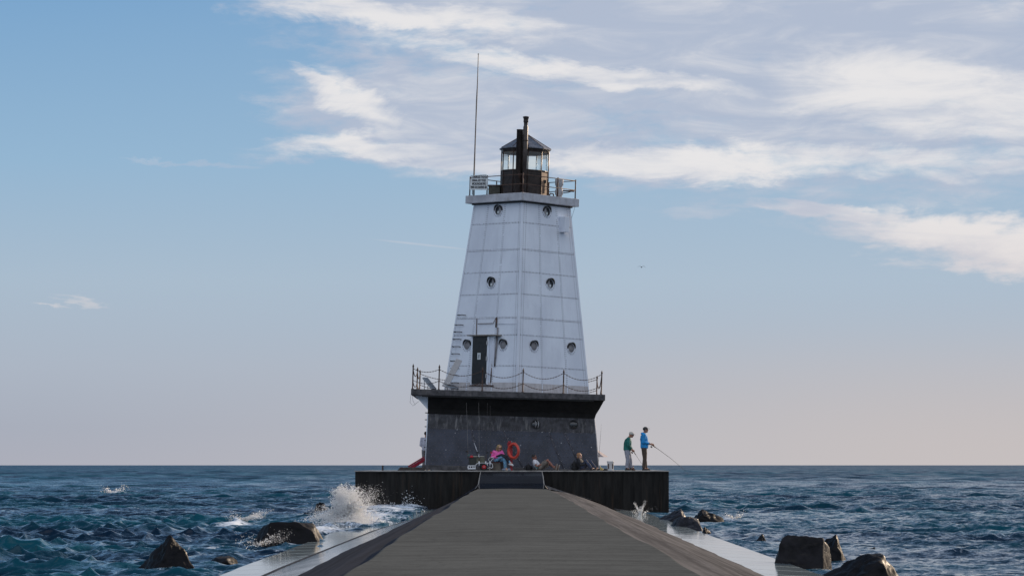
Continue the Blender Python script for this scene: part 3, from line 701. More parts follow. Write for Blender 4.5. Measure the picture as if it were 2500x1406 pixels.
# faces for placing fittings
n3, n0 = fnorm(3), fnorm(0); p3, p0f = corner(0, Z0), corner(0, Z0)
FL = lambda px, py: LF(px, py, p3, n3)
FR = lambda px, py: LF(px, py, p0f, n0)
M_glassdark = mat('dark_port_glass', (.012, .014, .018), .08, var=.1, spec=.8)
M_cover = mat('grey_port_cover', (.24, .235, .25), .6, var=.15)
M_paneglint = mat('painted_port_glint', (.55, .60, .62), .4, var=.1)
def porthole(fn, px, py, n, covered, r=.175):
    c = fn(px, py); n = n.normalized(); up = (Vector((0, 0, 1)) - n * n.z).normalized(); sd_ = up.cross(n)
    b = MB(); b.torus(c + n * .012, r + .035, .022, n, 28, 8)
    for i in range(8):
        a = math.pi * (1.08 + i * .12); rivet(b, c + (sd_ * math.cos(a) + up * math.sin(a)) * (r + .10) + n * .003, n, .014, .012, 1)
    o = b.build('porthole', [M_white, M_rivet], LH, fix=False)
    b = MB(); b.lathe(c - n * .01, [(r + .015, 0), (r + .012, .016), (0.001, .018)], 28, axis=n)
    b.build('porthole_cover' if covered else 'porthole_glass', M_cover if covered else M_glassdark, o)
    if not covered:   # pale reveal, plus a painted glint of sky on the glass
        b = MB(); vs = []
        s = -1 if fn is FR else 1
        for i in range(13):
            a = -math.pi / 2 + math.pi * i / 12 * 1.0
            vs.append(c + n * .014 + up * (r * math.sin(a) * .98) + sd_ * (-s) * 0 + sd_ * s * (r * math.cos(a) * .98))
        for i in range(13):
            a = -math.pi / 2 + math.pi * i / 12
            vs.append(c + n * .016 + up * (r * math.sin(a) * .98) + sd_ * s * (r * math.cos(a) * .18))
        # reveal of the opening: the pale inner ring seen on one side only
        b.add(vs, [(i, i + 1, 14 + i, 13 + i) for i in range(12)]); 
        q = b.build('port_reveal', M_cover, o, fix=False)
        b = MB(); b.ball(c + n * .02 + sd_ * s * r * .15 - up * r * .55, (.05, .03, .07)); b.build('painted_glass_glint', M_paneglint, o)
    # hood over the upper half
    b = MB(); vs = []
    for i in range(15):
        a = math.pi * (-.02 + 1.04 * i / 14)
        for rr_, hh in ((r + .03, .0), (r + .065, .0), (r + .065, .13 * (.35 + .65 * math.sin(max(0, min(math.pi, a))))), (r + .03, .13 * (.35 + .65 * math.sin(max(0, min(math.pi, a)))))):
            vs.append(c + (sd_ * math.cos(a) + up * math.sin(a)) * rr_ + n * (hh + .003))
    fs = [(i * 4 + j, (i + 1) * 4 + j, (i + 1) * 4 + (j + 1) % 4, i * 4 + (j + 1) % 4) for i in range(14) for j in range(4)] + [(0, 1, 2, 3), (59, 58, 57, 56)]
    b.add(vs, fs); b.build('hood', M_black, o)
    return o
for px, py in ((1217, 513), (1200, 690)): porthole(FL, px, py, n3, False)
for px, py in ((1335, 516), (1343, 693)): porthole(FR, px, py, n0, False)
for px, py in ((1141, 843), (1229, 842)): porthole(FL, px, py, n3, True)
for px, py in ((1303, 845), (1394, 850)): porthole(FR, px, py, n0, True)
# two ports in the weathered band of the base
nb = Vector((0, -1, .1)).normalized()
for px, open_ in ((1308, True), (1400, False)):
    c = LP(px, 1036, .26); b = MB(); b.torus(c, .17, .022, nb, 24, 8); o = b.build('porthole', M_black, LH)
    b = MB(); b.lathe(c, [(.165, 0), (.16, .012), (.001, .013)], 24, axis=nb); b.build('porthole_glass', M_glassdark, o)
    if open_:
        b = MB()
        for dx in (-.01, .10): b.tube([c + Vector((dx - .02, -.03, .15)), c + Vector((dx + .015, -.09, .08)), c + Vector((dx + .02, -.09, -.02)), c + Vector((dx - .01, -.03, -.14))], .014, 6)
        b.build('hinge_arm', M_lightgrey, o)

# door in the left front face: a vertical casing standing out of the battered wall
ux = (corner(0, Z0) - corner(3, Z0)).normalized(); un = Vector((-ux.y, ux.x, 0)) * -1
if un.y > 0: un = -un
A = FL(1154, 931); Bq = FL(1189, 931)
A = A.copy(); wdt = (Bq - A).dot(ux); zt = LF(1172, 822, A, un).z
A.z = Z0 + .36
def dbox(bm_, u0, u1, z0, z1, d0, d1, mi=0):
    base_ = Vector((A.x, A.y, 0)); bm_.prism([base_ + ux * u0 + un * d0 + Vector((0, 0, z0)), base_ + ux * u1 + un * d0 + Vector((0, 0, z0)), base_ + ux * u1 + un * d0 + Vector((0, 0, z1)), base_ + ux * u0 + un * d0 + Vector((0, 0, z1))], un * (d1 - d0), mi)
b = MB(); dbox(b, .0, wdt, A.z, zt, .02, .07)
for z in (A.z + .35, A.z + .8, A.z + 1.25, zt - .25): dbox(b, .05, wdt - .05, z, z + .035, .07, .082)
DOOR = b.build('door', M_black, LH)
b = MB(); dbox(b, wdt * .38, wdt * .38 + .19, A.z + 1.02, A.z + 1.30, .083, .09); nt_ = b.build('notice_plate', M_sign, DOOR)
b = MB(); dbox(b, wdt * .38 + .06, wdt * .38 + .13, A.z + 1.05, A.z + 1.24, .091, .094); b.build('notice_mark', M_grey, DOOR)
for z in (A.z + .25, A.z + .98, zt - .35): b = MB(); dbox(b, wdt - .01, wdt + .05, z, z + .16, .075, .10); b.build('hinge', M_lightgrey, DOOR)
b = MB(); dbox(b, -.09, -.002, A.z - .05, zt, -.55, .06); dbox(b, wdt + .002, wdt + .10, A.z - .05, zt, -.55, .06)
dbox(b, -.09, wdt + .42, A.z - .10, A.z - .052, -.3, .07, 1)
b.build('door_frame', [M_white, M_rust], LH)
b = MB(); dbox(b, wdt + .102, wdt + .36, A.z - .05, zt + .02, -.55, -.01)
for i in range(3): dbox(b, wdt + .15 + i * .07, wdt + .17 + i * .07, A.z, zt - .1, -.009, .004)
b.build('door_side_panel', M_white, LH)
b = MB(); dbox(b, -.28, wdt + .62, zt + .025, zt + .075, -.5, .16); b.build('door_lintel', mat('weathered_board', (.22, .20, .18), .8, var=.4, vscale=10), LH)

# climbing rungs up the left edge of the tower
for py, px in ((770, 1129), (794, 1123), (811, 1120), (829, 1118), (847, 1116), (864.5, 1114), (882, 1112), (900, 1113), (917, 1111), (935, 1112)):
    p, q = FL(px - 8, py), FL(px + 8, py); b = MB()
    b.tube([p + n3 * -.02, p + n3 * .12, q + n3 * .12, q + n3 * -.02], .016, 6); b.build('rung', M_black, LH)
# rungs up the left side of the base
for i in range(9):
    z = .28 + i * .288; b = MB(); x = -3.59
    b.tube([(x + .03, 1.0, z), (x - .10, 1.0, z), (x - .10, 1.42, z), (x + .03, 1.42, z)], .016, 6); b.build('side_rung', M_black, LH)
# conduit and pipe frame round the door
b = MB()
b.tube([FL(1209, 895) + n3 * .05, FL(1214, 845) + n3 * .05, FL(1217, 800) + n3 * .05], .03, 7)
b.build('conduit', mat('weathered_conduit', (.20, .19, .20), .6, var=.3, vscale=12), LH)
b = MB(); b.tube([FL(1213, 800) + n3 * .06, FL(1214, 776) + n3 * .05], .035, 7); b.tube([FL(1203, 896) + n3 * .045, FL(1208, 820) + n3 * .045], .016, 6)
b.tube([FL(1165, 778) + n3 * .03, FL(1164, 818) + n3 * .03], .016, 6); b.tube([FL(1168, 791) + n3 * .05, FL(1206, 790) + n3 * .05, FL(1211, 778) + n3 * .03], .014, 6)
b.tube([FL(1199, 935) + n3 * .04, FL(1202, 898) + n3 * .04], .02, 6)
b.build('cable_pipe', M_rust, LH)
b = MB(); b.tube([FL(1215, 791) + n3 * .03, FL(1262, 791) + n3 * .03], .009, 5); b.tube([FL(1262, 779) + n3 * .03, FL(1263, 818) + n3 * .03], .012, 5); b.build('thin_conduit', M_seam, LH)
# square floodlight housing on the right face
c0 = FR(1371, 548); hx = (corner(1, Z0) - corner(0, Z0)).normalized(); hn = Vector((hx.y, -hx.x, 0)); 
q = Matrix((hx, -hn, Vector((0, 0, 1)))).transposed()
b = MB(); b.box(c0 + hn * .17 + hx * .0, (.28, .36, .66), q); b.build('lamp_housing', M_white, LH, bevel=.01)
b = MB(); b.box(c0 + hn * .17 + hx * .15, (.03, .28, .58), q); b.build('housing_sunlit_side', mat('sunlit_side_cream', (.75, .62, .48), .3, var=.1), LH)  # cream slab paints the warm sun on the housing's right side
b = MB(); b.tube([LP(1405, 500, 3.6), LP(1402, 512, 3.7), LP(1396, 532, 3.6)], .006, 5); b.build('stay_wire', M_black, LH)

# posts and chains round the deck
posts = [(LP(px, 957, -.28).x, -.28, px) for px in (1007, 1071, 1177, 1276, 1375, 1468)]
lp = [(-4.14, 3.1), (-4.14, 6.6)]; rp = [(3.62, 7.35), (3.62, 3.6)]
def post(x, y, h=.98):
    b = MB(); b.lathe((x, y, 3.24), [(.05, 0), (.05, .02), (.028, .03), (.026, h - .10), (.040, h - .09), (.036, h - .04), (.022, h - .02), (.02, h), (.004, h + .04)], 10)
    return b.build('railing_post', M_rust, LH)
for x, y, _ in posts: post(x, y, 1.0 if x < -2 else .96)
for x, y in lp: post(x, y)
post(3.62, 7.35); post(.8, 7.35); post(-1.6, 7.35)
def chain(p, q, sag, r=.0125):
    """links hung along a catenary"""
    p, q = Vector(p), Vector(q); L = (q - p).length; n = max(8, int(L / .055)); b = MB(); pts = []
    for i in range(n + 1):
        t = i / n; pts.append(p.lerp(q, t) + Vector((0, 0, -sag * 4 * t * (1 - t))))
    for i in range(n):
        a, c = pts[i], pts[i + 1]; d = (c - a).normalized(); m = (a + c) / 2; s = Vector((0, 0, 1)).cross(d).normalized() if i % 2 else d.cross(Vector((0, 1, 0))).normalized()
        b.tube([a - d * .006, a + d * .008 + s * .010, c - d * .008 + s * .010, c + d * .006], r * .62, 4); b.tube([a - d * .006, a + d * .008 - s * .010, c - d * .008 - s * .010, c + d * .006], r * .62, 4)
    return b.build('chain', M_rust, LH, fix=False)
for zc, sag in ((4.08, .27), (3.60, .24)):
    for i in (1, 2, 3, 4): chain((posts[i][0], -.28, zc), (posts[i + 1][0], -.28, zc), sag * (1.0 if i != 1 else .9))
    ring_ = [(posts[0][0], -.28), lp[0], lp[1]]
    for a, c in zip(ring_, ring_[1:]): chain((a[0], a[1], zc), (c[0], c[1], zc), sag)
    chain((-4.14, 6.6, zc), (-1.6, 7.35, zc), .24); chain((-1.6, 7.35, zc), (.8, 7.35, zc), .2); chain((.8, 7.35, zc), (3.62, 7.35, zc), .25); chain((3.62, 7.35, zc), (posts[5][0], -.28, zc), .5)
    chain((posts[0][0], -.28, zc), (posts[1][0], -.28, zc), .13)
# dangling cable left of the deck
b = MB(); b.tube([(-4.29, .3, 3.05), (-4.32, .3, 2.7), (-4.2, .3, 2.55), (-3.95, .3, 2.75)], .006, 5); b.tube([(-4.25, .5, 3.0), (-4.2, .5, 2.75), (-4.1, .5, 2.6)], .006, 5)
b.build('loose_cable', M_black, LH)

# lantern room
LC = Vector((.165, 3.62, 0)); ang = [R(7 + 36 * k) for k in range(10)]
def lv(k, r, z): a = ang[k % 10]; return Vector((LC.x + r * math.sin(a), LC.y - r * math.cos(a), z))
Zg, Ze, Za = 11.66, 13.72, 14.36
b = MB(); vs = [lv(k, 1.02, Zg) for k in range(10)] + [lv(k, 1.02, 12.74) for k in range(10)]
b.add(vs, [(k, (k + 1) % 10, 10 + (k + 1) % 10, 10 + k) for k in range(10)]); b.add([lv(k, 1.02, 12.74) for k in range(10)], [tuple(range(10))])
LW = b.build('lantern_wall', M_brown, LH)
b = MB()
for k in range(10): b.tube([lv(k, 1.03, Zg), lv(k, 1.03, Ze)], .024, 6); b.tube([lv(k, 1.035, 12.76), lv(k + 1, 1.035, 12.76)], .026, 6)
b.build('lantern_frame', mat('lantern_bars', (.06, .04, .032), .35, metal=.3, var=.3), LH)
b = MB(); vs = [lv(k, 1.035, 13.55) for k in range(10)] + [lv(k, 1.07, Ze) for k in range(10)]
b.add(vs, [(k, (k + 1) % 10, 10 + (k + 1) % 10, 10 + k) for k in range(10)]); b.build('lantern_fascia', M_brown, LH)
b = MB(); b.prism([lv(k, 1.0, 13.56) for k in range(10)], (0, 0, .03)); b.build('lantern_ceiling', mat('white_ceiling_paint', (.78, .78, .8), .7, var=.05), LH)
gm = bpy.data.materials.new('lantern_glazing'); gm.use_nodes = True; t = NT(gm.node_tree); t.n.clear()
o_ = t.new('ShaderNodeOutputMaterial'); g1 = t.new('ShaderNodeBsdfTransparent'); g2 = t.new('ShaderNodeBsdfGlossy'); g1.inputs[0].default_value = (.93, .96, .95, 1); g2.inputs['Roughness'].default_value = .03
g2.inputs[0].default_value = (1, 1, 1, 1); ms = t.new('ShaderNodeMixShader'); fr = t.new('ShaderNodeFresnel'); fr.inputs[0].default_value = 1.45
t.l.new(t.m('MULTIPLY', fr.outputs[0], .55), ms.inputs[0]); t.l.new(g1.outputs[0], ms.inputs[1]); t.l.new(g2.outputs[0], ms.inputs[2]); t.l.new(ms.outputs[0], o_.inputs[0])
for k in range(10):
    b = MB(); b.add([lv(k, 1.0, 12.78), lv(k + 1, 1.0, 12.78), lv(k + 1, 1.0, 13.54), lv(k, 1.0, 13.54)], [(0, 1, 2, 3)]); b.build('lantern_pane', gm, LH, fix=False)
M_sunfacet = mat('sunlit_facet_tan', (.30, .19, .12), .55, var=.3, vscale=6, stain=(.10, .06, .04), stain_amt=.6, stain_scale=5)  # tan colour stands in for warm sun on this lantern facet
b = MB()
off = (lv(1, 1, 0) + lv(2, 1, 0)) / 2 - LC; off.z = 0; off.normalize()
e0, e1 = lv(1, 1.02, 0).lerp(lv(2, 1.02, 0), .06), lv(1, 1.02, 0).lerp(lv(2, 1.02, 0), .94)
b.prism([e0 + Vector((0, 0, Zg + .01)), e1 + Vector((0, 0, Zg + .01)), e1 + Vector((0, 0, 12.72)), e0 + Vector((0, 0, 12.72))], off * .012); b.build('sunlit_facet_panel', M_sunfacet, LH)
b = MB(); vs = [lv(k, 1.13, Ze - .02) for k in range(10)] + [lv(k, 1.13, Ze + .015) for k in range(10)] + [lv(k, .09, Za) for k in range(10)]
b.add(vs, [(k, (k + 1) % 10, 10 + (k + 1) % 10, 10 + k) for k in range(10)] + [(10 + k, 10 + (k + 1) % 10, 20 + (k + 1) % 10, 20 + k) for k in range(10)] + [tuple(range(10)), tuple(range(20, 30))])
M_roof = mat('lantern_roof_metal', (.16, .17, .20), .42, metal=.3, var=.4, vscale=6, stain=(.06, .055, .06), stain_amt=.7, stain_scale=4, stain_stretch=(2, 2, 1), bump=.3, bscale=12)
RF = b.build('lantern_roof', M_roof, LH)
b = MB()
for k in range(10): b.tube([lv(k, 1.13, Ze + .02), lv(k, .09, Za + .01)], .013, 5)
b.build('roof_rib', M_rust, RF)
b = MB(); b.lathe((LC.x, LC.y, Za - .01), [(.09, 0), (.07, .08), (.09, .12), (.03, .18)], 12); b.tube([(LC.x - .04, LC.y, Za + .1), (LC.x - .04, LC.y, Za + .42)], .012, 5); b.build('roof_finial', M_rust, RF)
# hatch on the sunlit facet
b = MB(); p = lv(1, 1.035, 12.1).lerp(lv(2, 1.035, 12.1), .45); b.box(p, (.05, .05, .55)); b.box(p + Vector((.02, 0, .22)), (.12, .06, .14)); b.build('lantern_vent', M_black, LH)
# two chimney pipes in front
M_pipe = mat('sooty_pipe', (.040, .030, .026), .5, var=.5, vscale=4, bump=.3, bscale=20, stain=(.12, .06, .035), stain_amt=.6, stain_scale=3, stain_stretch=(2, 2, .5))
p = LP(1267, 400, 2.42); q = LP(1267.5, 314, 2.42)
b = MB(); b.lathe((p.x, 2.42, Zg), [(.135, 0), (.135, q.z - Zg - .02), (.145, q.z - Zg - .018), (.145, q.z - Zg)], 20); b.build('chimney_pipe', M_pipe, LH)
p = LP(1281, 400, 2.36); q = LP(1283, 281, 2.36); hz = q.z - Zg
b = MB(); b.lathe((p.x, 2.36, Zg), [(.105, 0), (.105, hz - .45), (.085, hz - .43), (.085, hz - .28), (.105, hz - .26), (.105, hz - .20), (.10, hz - .12), (.12, hz - .10), (.12, hz - .06), (.15, hz - .045), (.10, hz - .015), (.02, hz)], 20)
b.torus((p.x, 2.36, 13.98), .115, .02, (0, 0, 1), 20, 6); b.box((p.x - .10, 2.36, 13.98), (.22, .05, .05))
b.build('chimney_pipe', M_pipe, LH)

# gallery railing
HR = 2.26
def rpnt(s, z):   # s: -1 left corner .. 0 front .. 1 right
    if s <= 0: return Vector((TC[0] + s * HR, TC[1] - (1 + s) * HR, z))
    return Vector((TC[0] + s * HR, TC[1] - (1 - s) * HR, z))
for s in (-1, -.67, 0.0, .66, 1):
    b = MB(); p = rpnt(s, Zg); b.tube([p, p + Vector((0, 0, .80))], .026, 8); b.lathe(p, [(.055, 0), (.055, .02), (.03, .03)], 10); b.ball(p + Vector((0, 0, .81)), .03, 8, 6); b.build('gallery_post', M_rust, LH)
for x, y in ((TC[0], TC[1] + HR), (TC[0] - HR / 2, TC[1] + HR / 2), (TC[0] + HR / 2, TC[1] + HR / 2)):
    b = MB(); b.tube([(x, y, Zg), (x, y, Zg + .8)], .026, 8); b.build('gallery_post', M_rust, LH)
for h in (.78, .38):
    b = MB(); b.tube([rpnt(-1, Zg + h), rpnt(0, Zg + h)], .018, 7); b.tube([rpnt(0, Zg + h), rpnt(1, Zg + h)], .018, 7)
    bk = Vector((TC[0], TC[1] + HR, Zg + h)); b.tube([rpnt(1, Zg + h), bk], .018, 7); b.tube([bk, rpnt(-1, Zg + h)], .018, 7); b.build('gallery_rail', M_rust, LH)
# instruction board at the left corner
def text_mesh(s, size, name, m, parent, loc, rot):
    cu = bpy.data.curves.new(name, 'FONT'); cu.body = s; cu.size = size; cu.align_x = 'CENTER'; cu.extrude = .002; cu.offset = size * .035
    tmp = bpy.data.objects.new(name, cu); col.objects.link(tmp); dg = bpy.context.evaluated_depsgraph_get()
    me = bpy.data.meshes.new_from_object(tmp.evaluated_get(dg)); bpy.data.objects.remove(tmp); me.materials.clear(); me.materials.append(m)
    o = bpy.data.objects.new(name, me); link(o, parent); o.location = loc; o.rotation_euler = rot; return o
ysg = 2.6; pa, pb, pc, pd, pe = (LP(x, y, ysg) for x, y in ((1146.5, 462), (1189.5, 463), (1191, 432), (1187, 424), (1155, 427)))
pf = LP(1148, 436, ysg)
b = MB(); b.prism([pa, pb, pc, pd, pe, pf], (0, .02, 0)); SG = b.build('notice_board', M_sign, LH)
ctr = LP(1169, 444, ysg)
for i, (s, w) in enumerate((('TO ENERGIZE THE FOG', 41), ('SIGNAL KEY YOUR', 33), ('MICROPHONE FIVE', 33), ('TIMES ON CHANNEL 83A', 41))):
    z = ctr.z + .185 - i * .145
    o = text_mesh(s, .135, 'lettering', M_text, SG, (ctr.x, ysg - .006, z), (R(90), R(-1.5), 0))
    wd = max(v.co.x for v in o.data.vertices) - min(v.co.x for v in o.data.vertices); o.scale = (w / 57.6 / wd, 1, 1)
b = MB(); b.tube([LP(1153, 475, ysg + .05), LP(1153, 440, ysg + .05)], .016, 6); b.tube([LP(1157, 475, ysg + .05), LP(1157, 440, ysg + .05)], .016, 6); b.build('board_bracket', M_rust, SG)
# whip antenna
pts = [LP(x, y, 3.3) for x, y in ((1156.5, 478), (1157, 425), (1158.5, 380), (1161.5, 290), (1163.5, 235), (1165, 205), (1167.3, 128))]
b = MB(); b.tube(pts, [.032, .034, .030, .026, .03, .022, .016], 8); b.ball(pts[-1], .03, 8, 6); b.build('antenna_mast', mat('weathered_mast', (.20, .17, .15), .6, var=.3, vscale=3), LH)
# fog signal and instrument box
p = LP(1365, 474, 3.4)
b = MB(); b.lathe((p.x, 3.4, Zg), [(.13, 0), (.13, .12), (.17, .15), (.17, .34), (.13, .40), (.14, .5), (.175, .56), (.18, .78), (.165, .82), (.05, .83)], 18)
b.build('fog_signal', mat('stained_white_enamel', (.42, .42, .44), .6, var=.3, vscale=5, stain=(.12, .11, .11), stain_amt=.9, stain_scale=5), LH)
b = MB(); b.tube([(p.x + .15, 3.4, Zg + .32), (p.x + .65, 3.3, Zg + .30)], .03, 7); b.tube([(p.x + .15, 3.4, Zg + .22), (p.x + .4, 3.4, Zg + .26), (p.x + .62, 3.4, Zg + .34)], .018, 6)
b.build('signal_cable', M_rust, LH); b = MB()
b.tube([(p.x - .22, 3.3, Zg), (p.x - .24, 3.3, Zg + .16), (p.x - .36, 3.3, Zg + .18), (p.x - .42, 3.3, Zg + .08)], .03, 7); b.build('signal_cable', M_rust, LH)
p = LP(1207, 455, 3.9)
b = MB(); b.box((p.x, 3.9, Zg + .30), (.50, .5, .36)); b.box((p.x, 3.9, Zg + .06), (.4, .4, .115), mi=1); b.build('equipment_box', [mat('dull_green_box', (.07, .07, .055), .6, var=.3), M_black], LH, bevel=.01)
b = MB(); b.box((p.x + .02, 3.88, Zg + .50), (.58, .6, .03)); b.build('box_lid', M_lightgrey, LH)

# things lying on the deck of the base
M_alu = mat('brushed_aluminium', (.30, .31, .33), .35, metal=.7, var=.2, vscale=10, stretch=(1, 1, 8))
a = LP(1086, 944, 1.2); c = LP(1121, 878, 1.9)
d = (c - a).normalized(); s_ = Vector((1, 0, 0)); s_ = (s_ - d * s_.dot(d)).normalized(); n_ = s_.cross(d)
Lw = lambda v: O + LEAN @ v
b = MB()
for i in range(4): b.box((-.10 + i * .066, 0, 0), (.05, .03, (c - a).length))
b.box((0, .02, 0), (.27, .012, (c - a).length))
o = b.build('aluminium_ladder_panel', M_alu); mid = Lw((a + c) / 2); o.location = mid; o.rotation_mode = 'QUATERNION'
o.rotation_quaternion = (LEAN @ Matrix((s_, -n_ if n_.y > 0 else n_, d)).transposed()).to_quaternion(); o.name = 'metal_panel'
tag(o, 'ribbed aluminium panel leaning against the left edge of the white tower', 'panel')
def solar(px, py, yl, label, w, h, rz, tilt=52):
    p = LP(px, py, yl); p.z = 3.24
    t_ = thing('solar_panel', Lw(p), label, 'solar panel', rz=rz)
    r_ = Matrix.Rotation(R(tilt), 3, 'X'); cz = h / 2 * math.sin(R(tilt)) + .08
    b = MB(); b.box((0, 0, cz), (w, h, .04), r_); b.build('panel', mat('solar_cells', (.05, .06, .075), .25, var=.3, vscale=12), t_)
    b = MB(); 
    for sx in (-1, 1): b.box((sx * w / 2, 0, cz), (.03, h + .02, .055), r_)
    for sy in (-1, 1): b.box(Vector((0, 0, cz)) + r_ @ Vector((0, sy * h / 2, 0)), (w, .03, .055), r_)
    b.build('frame', M_alu, t_)
    for sx in (-.4, .4):
        for k1, k2 in ((.25, .4), (-.3, -.45)): b = MB(); b.tube([(sx * w, h * k1, 0), Vector((sx * w, 0, cz)) + r_ @ Vector((0, h * k2, 0))], .014, 6); b.build('strut', M_alu, t_)
solar(1049, 940, 2.2, 'solar panel on struts by the left railing posts of the deck', .42, .62, R(65), 48)
solar(1104, 944, .5, 'low flat solar panel at the foot of the leaning aluminium panel', .50, .34, R(55), 28)
# ------------------------------------------------------------------ people
def pm(name, c, rough=.8, var=.2, vs=10, bump=.25):
    return mat(name, c, rough, var=var, vscale=vs, bump=bump, bscale=28)
M_skin = mat('tanned_skin', (.36, .17, .11), .5, var=.12, vscale=12)
M_skinp = mat('fair_skin', (.52, .29, .21), .5, var=.12, vscale=12)
def remesh(b, name, m, parent, voxel, smooth=2, noise_amt=0.0):
    tmp = b.build(name, m, None)
    md = tmp.modifiers.new('r', 'REMESH'); md.mode = 'VOXEL'; md.voxel_size = voxel
    sm = tmp.modifiers.new('s', 'SMOOTH'); sm.factor = .5; sm.iterations = smooth
    dg = bpy.context.evaluated_depsgraph_get(); me = bpy.data.meshes.new_from_object(tmp.evaluated_get(dg))
    bpy.data.objects.remove(tmp)
    if noise_amt:
        for v in me.vertices:
            v.co += v.normal * noise_amt * (noise.noise(v.co * 9.0 + Vector((3, 1, 2))) + .6 * noise.noise(Vector((v.co.x * 22, v.co.y * 22, v.co.z * 9))))
    me.polygons.foreach_set('use_smooth', [True] * len(me.polygons))
    if not me.materials: me.materials.append(m)
    o = bpy.data.objects.new(name, me); link(o, parent); return o
def lerp(a, b, t): return Vector(a).lerp(Vector(b), t)
def hand(b, wrist, dirv, palmn, curl=.6, s=1.0, left=False):
    """palm, four unequal curled fingers and a side thumb"""
    d = Vector(dirv).normalized(); n = Vector(palmn); n = (n - d * n.dot(d)).normalized(); a = d.cross(n) * (1 if left else -1)
    w = Vector(wrist); pc = w + d * .05 * s
    b.tube([w - d * .01, w + d * .02 * s, w + d * .06 * s, w + d * .092 * s], [.017 * s, .017 * s, .017 * s, .012 * s], 10, side=a, flat=[.022 * s, .033 * s, .040 * s, .036 * s])
    for i, L in enumerate((.070, .078, .073, .058)):
        o = (i - 1.5) * .0205 * s; p = w + d * .084 * s + a * o; q = [p]; ang = 0; dd = d.copy()
        for j, seg in enumerate((.45, .32, .23)):
            ang += curl * (.75 if j else .55); dd = d * math.cos(ang) + n * math.sin(ang); q.append(q[-1] + dd * L * seg * s)
        b.tube(q, [.0095 * s, .009 * s, .0085 * s, .007 * s], 7)
    tb = w + d * .03 * s - a * .030 * s; b.tube([tb, tb - a * .022 * s + d * .022 * s + n * .01 * s, tb - a * .022 * s + d * .045 * s + n * .026 * s, tb - a * .010 * s + d * .062 * s + n * .036 * s], [.012 * s, .0115 * s, .010 * s, .008 * s], 7)
def head(b, c, fw, up, s=1.0):
    f = Vector(fw).normalized(); u = Vector(up); u = (u - f * u.dot(f)).normalized(); l = u.cross(f); M = Matrix((f, l, u)).transposed(); c = Vector(c)
    P_ = lambda x, y, z: c + M @ Vector((x * s, y * s, z * s))
    b.ball(P_(-.008, 0, .025), (.098 * s, .077 * s, .098 * s), 20, 14, rot=M)
    b.ball(P_(.018, 0, -.045), (.070 * s, .058 * s, .072 * s), 16, 10, rot=M)
    b.ball(P_(.070, 0, -.088), (.022 * s, .026 * s, .018 * s), 10, 8, rot=M)              # chin
    b.tube([P_(.083, 0, .022), P_(.100, 0, -.005), P_(.108, 0, -.020), P_(.085, 0, -.028)], [.010 * s, .012 * s, .014 * s, .010 * s], 8)   # nose
    b.ball(P_(.076, 0, .035), (.020 * s, .052 * s, .010 * s), 10, 8, rot=M)                # brow
    b.ball(P_(.082, 0, -.050), (.013 * s, .024 * s, .007 * s), 10, 6, rot=M); b.ball(P_(.079, 0, -.062), (.013 * s, .021 * s, .007 * s), 10, 6, rot=M)
    for y in (-1, 1): b.ball(P_(-.002, y * .078, -.008), (.018 * s, .009 * s, .031 * s), 10, 8, rot=M)
    return P_, M
def person(name, loc, rz, label, J, look, skin, cloth, s=1.0, group='people on the platform', fem=False):
    """J: joints in metres, x forward, y to the person's left, z up"""
    T = thing(name, loc, label, 'person', group, rz)
    v = {k: Vector(q) for k, q in J.items() if k != 'curl'}
    sh = (v['shL'] - v['shR']).normalized(); hp = (v['hipL'] - v['hipR']).normalized()
    b = MB()
    up = (v['neck'] - v['pel']).normalized()
    b.tube([v['pel'] - up * .08, v['pel'], lerp(v['pel'], v['chest'], .5), v['chest'], lerp(v['chest'], v['neck'], .75), v['neck']], [.08, .105, .10, .115, .07, .05], 16, side=sh, flat=[.12, .155, .135, .17, .13, .055])
    b.tube([v['neck'] - up * .04, v['neck'], lerp(v['neck'], v['head'], .6)], [.058, .052, .05], 12)
    fwd, hup = look
    P_, M = head(b, v['head'], fwd, hup, s)
    for S in 'LR':
        b.ball(v['sh' + S], .055, 10, 8)
        b.tube([v['sh' + S], lerp(v['sh' + S], v['el' + S], .4), v['el' + S], lerp(v['el' + S], v['wr' + S], .3), v['wr' + S]], [.050, .046, .036, .037, .024], 10)
        b.ball(v['el' + S], .037, 8, 6)
        b.tube([v['hip' + S], lerp(v['hip' + S], v['kn' + S], .5), v['kn' + S], lerp(v['kn' + S], v['an' + S], .35), v['an' + S]], [.085, .075, .054, .056, .036], 12)
        b.ball(v['kn' + S], .055, 10, 8)
        hd = J.get('hand' + S, (v['wr' + S] - v['el' + S])); hand(b, v['wr' + S], hd, J.get('palm' + S, (0, 0, -1)), J.get('curl', .7), 1.0, S == 'L')
        td = Vector(J.get('toe' + S, (1, 0, 0))).normalized()
        b.tube([v['an' + S], v['an' + S] - Vector((0, 0, .03)) if abs(td.z) < .5 else v['an' + S] + td.cross(Vector((0, 1, 0))) * .0, v['an' + S] + td * .1], [.036, .04, .028], 8)
    body = remesh(b, 'body', skin, T, .0095, 2)
    for y in (-1, 1): b = MB(); b.ball(P_(.084, y * .030, .018), (.010, .013, .009), 8, 6, rot=M); b.build('eye', mat('eye_dark', (.02, .015, .012), .2), T)
    cloth(T, v, sh, hp, P_, M, lerp)
    return T
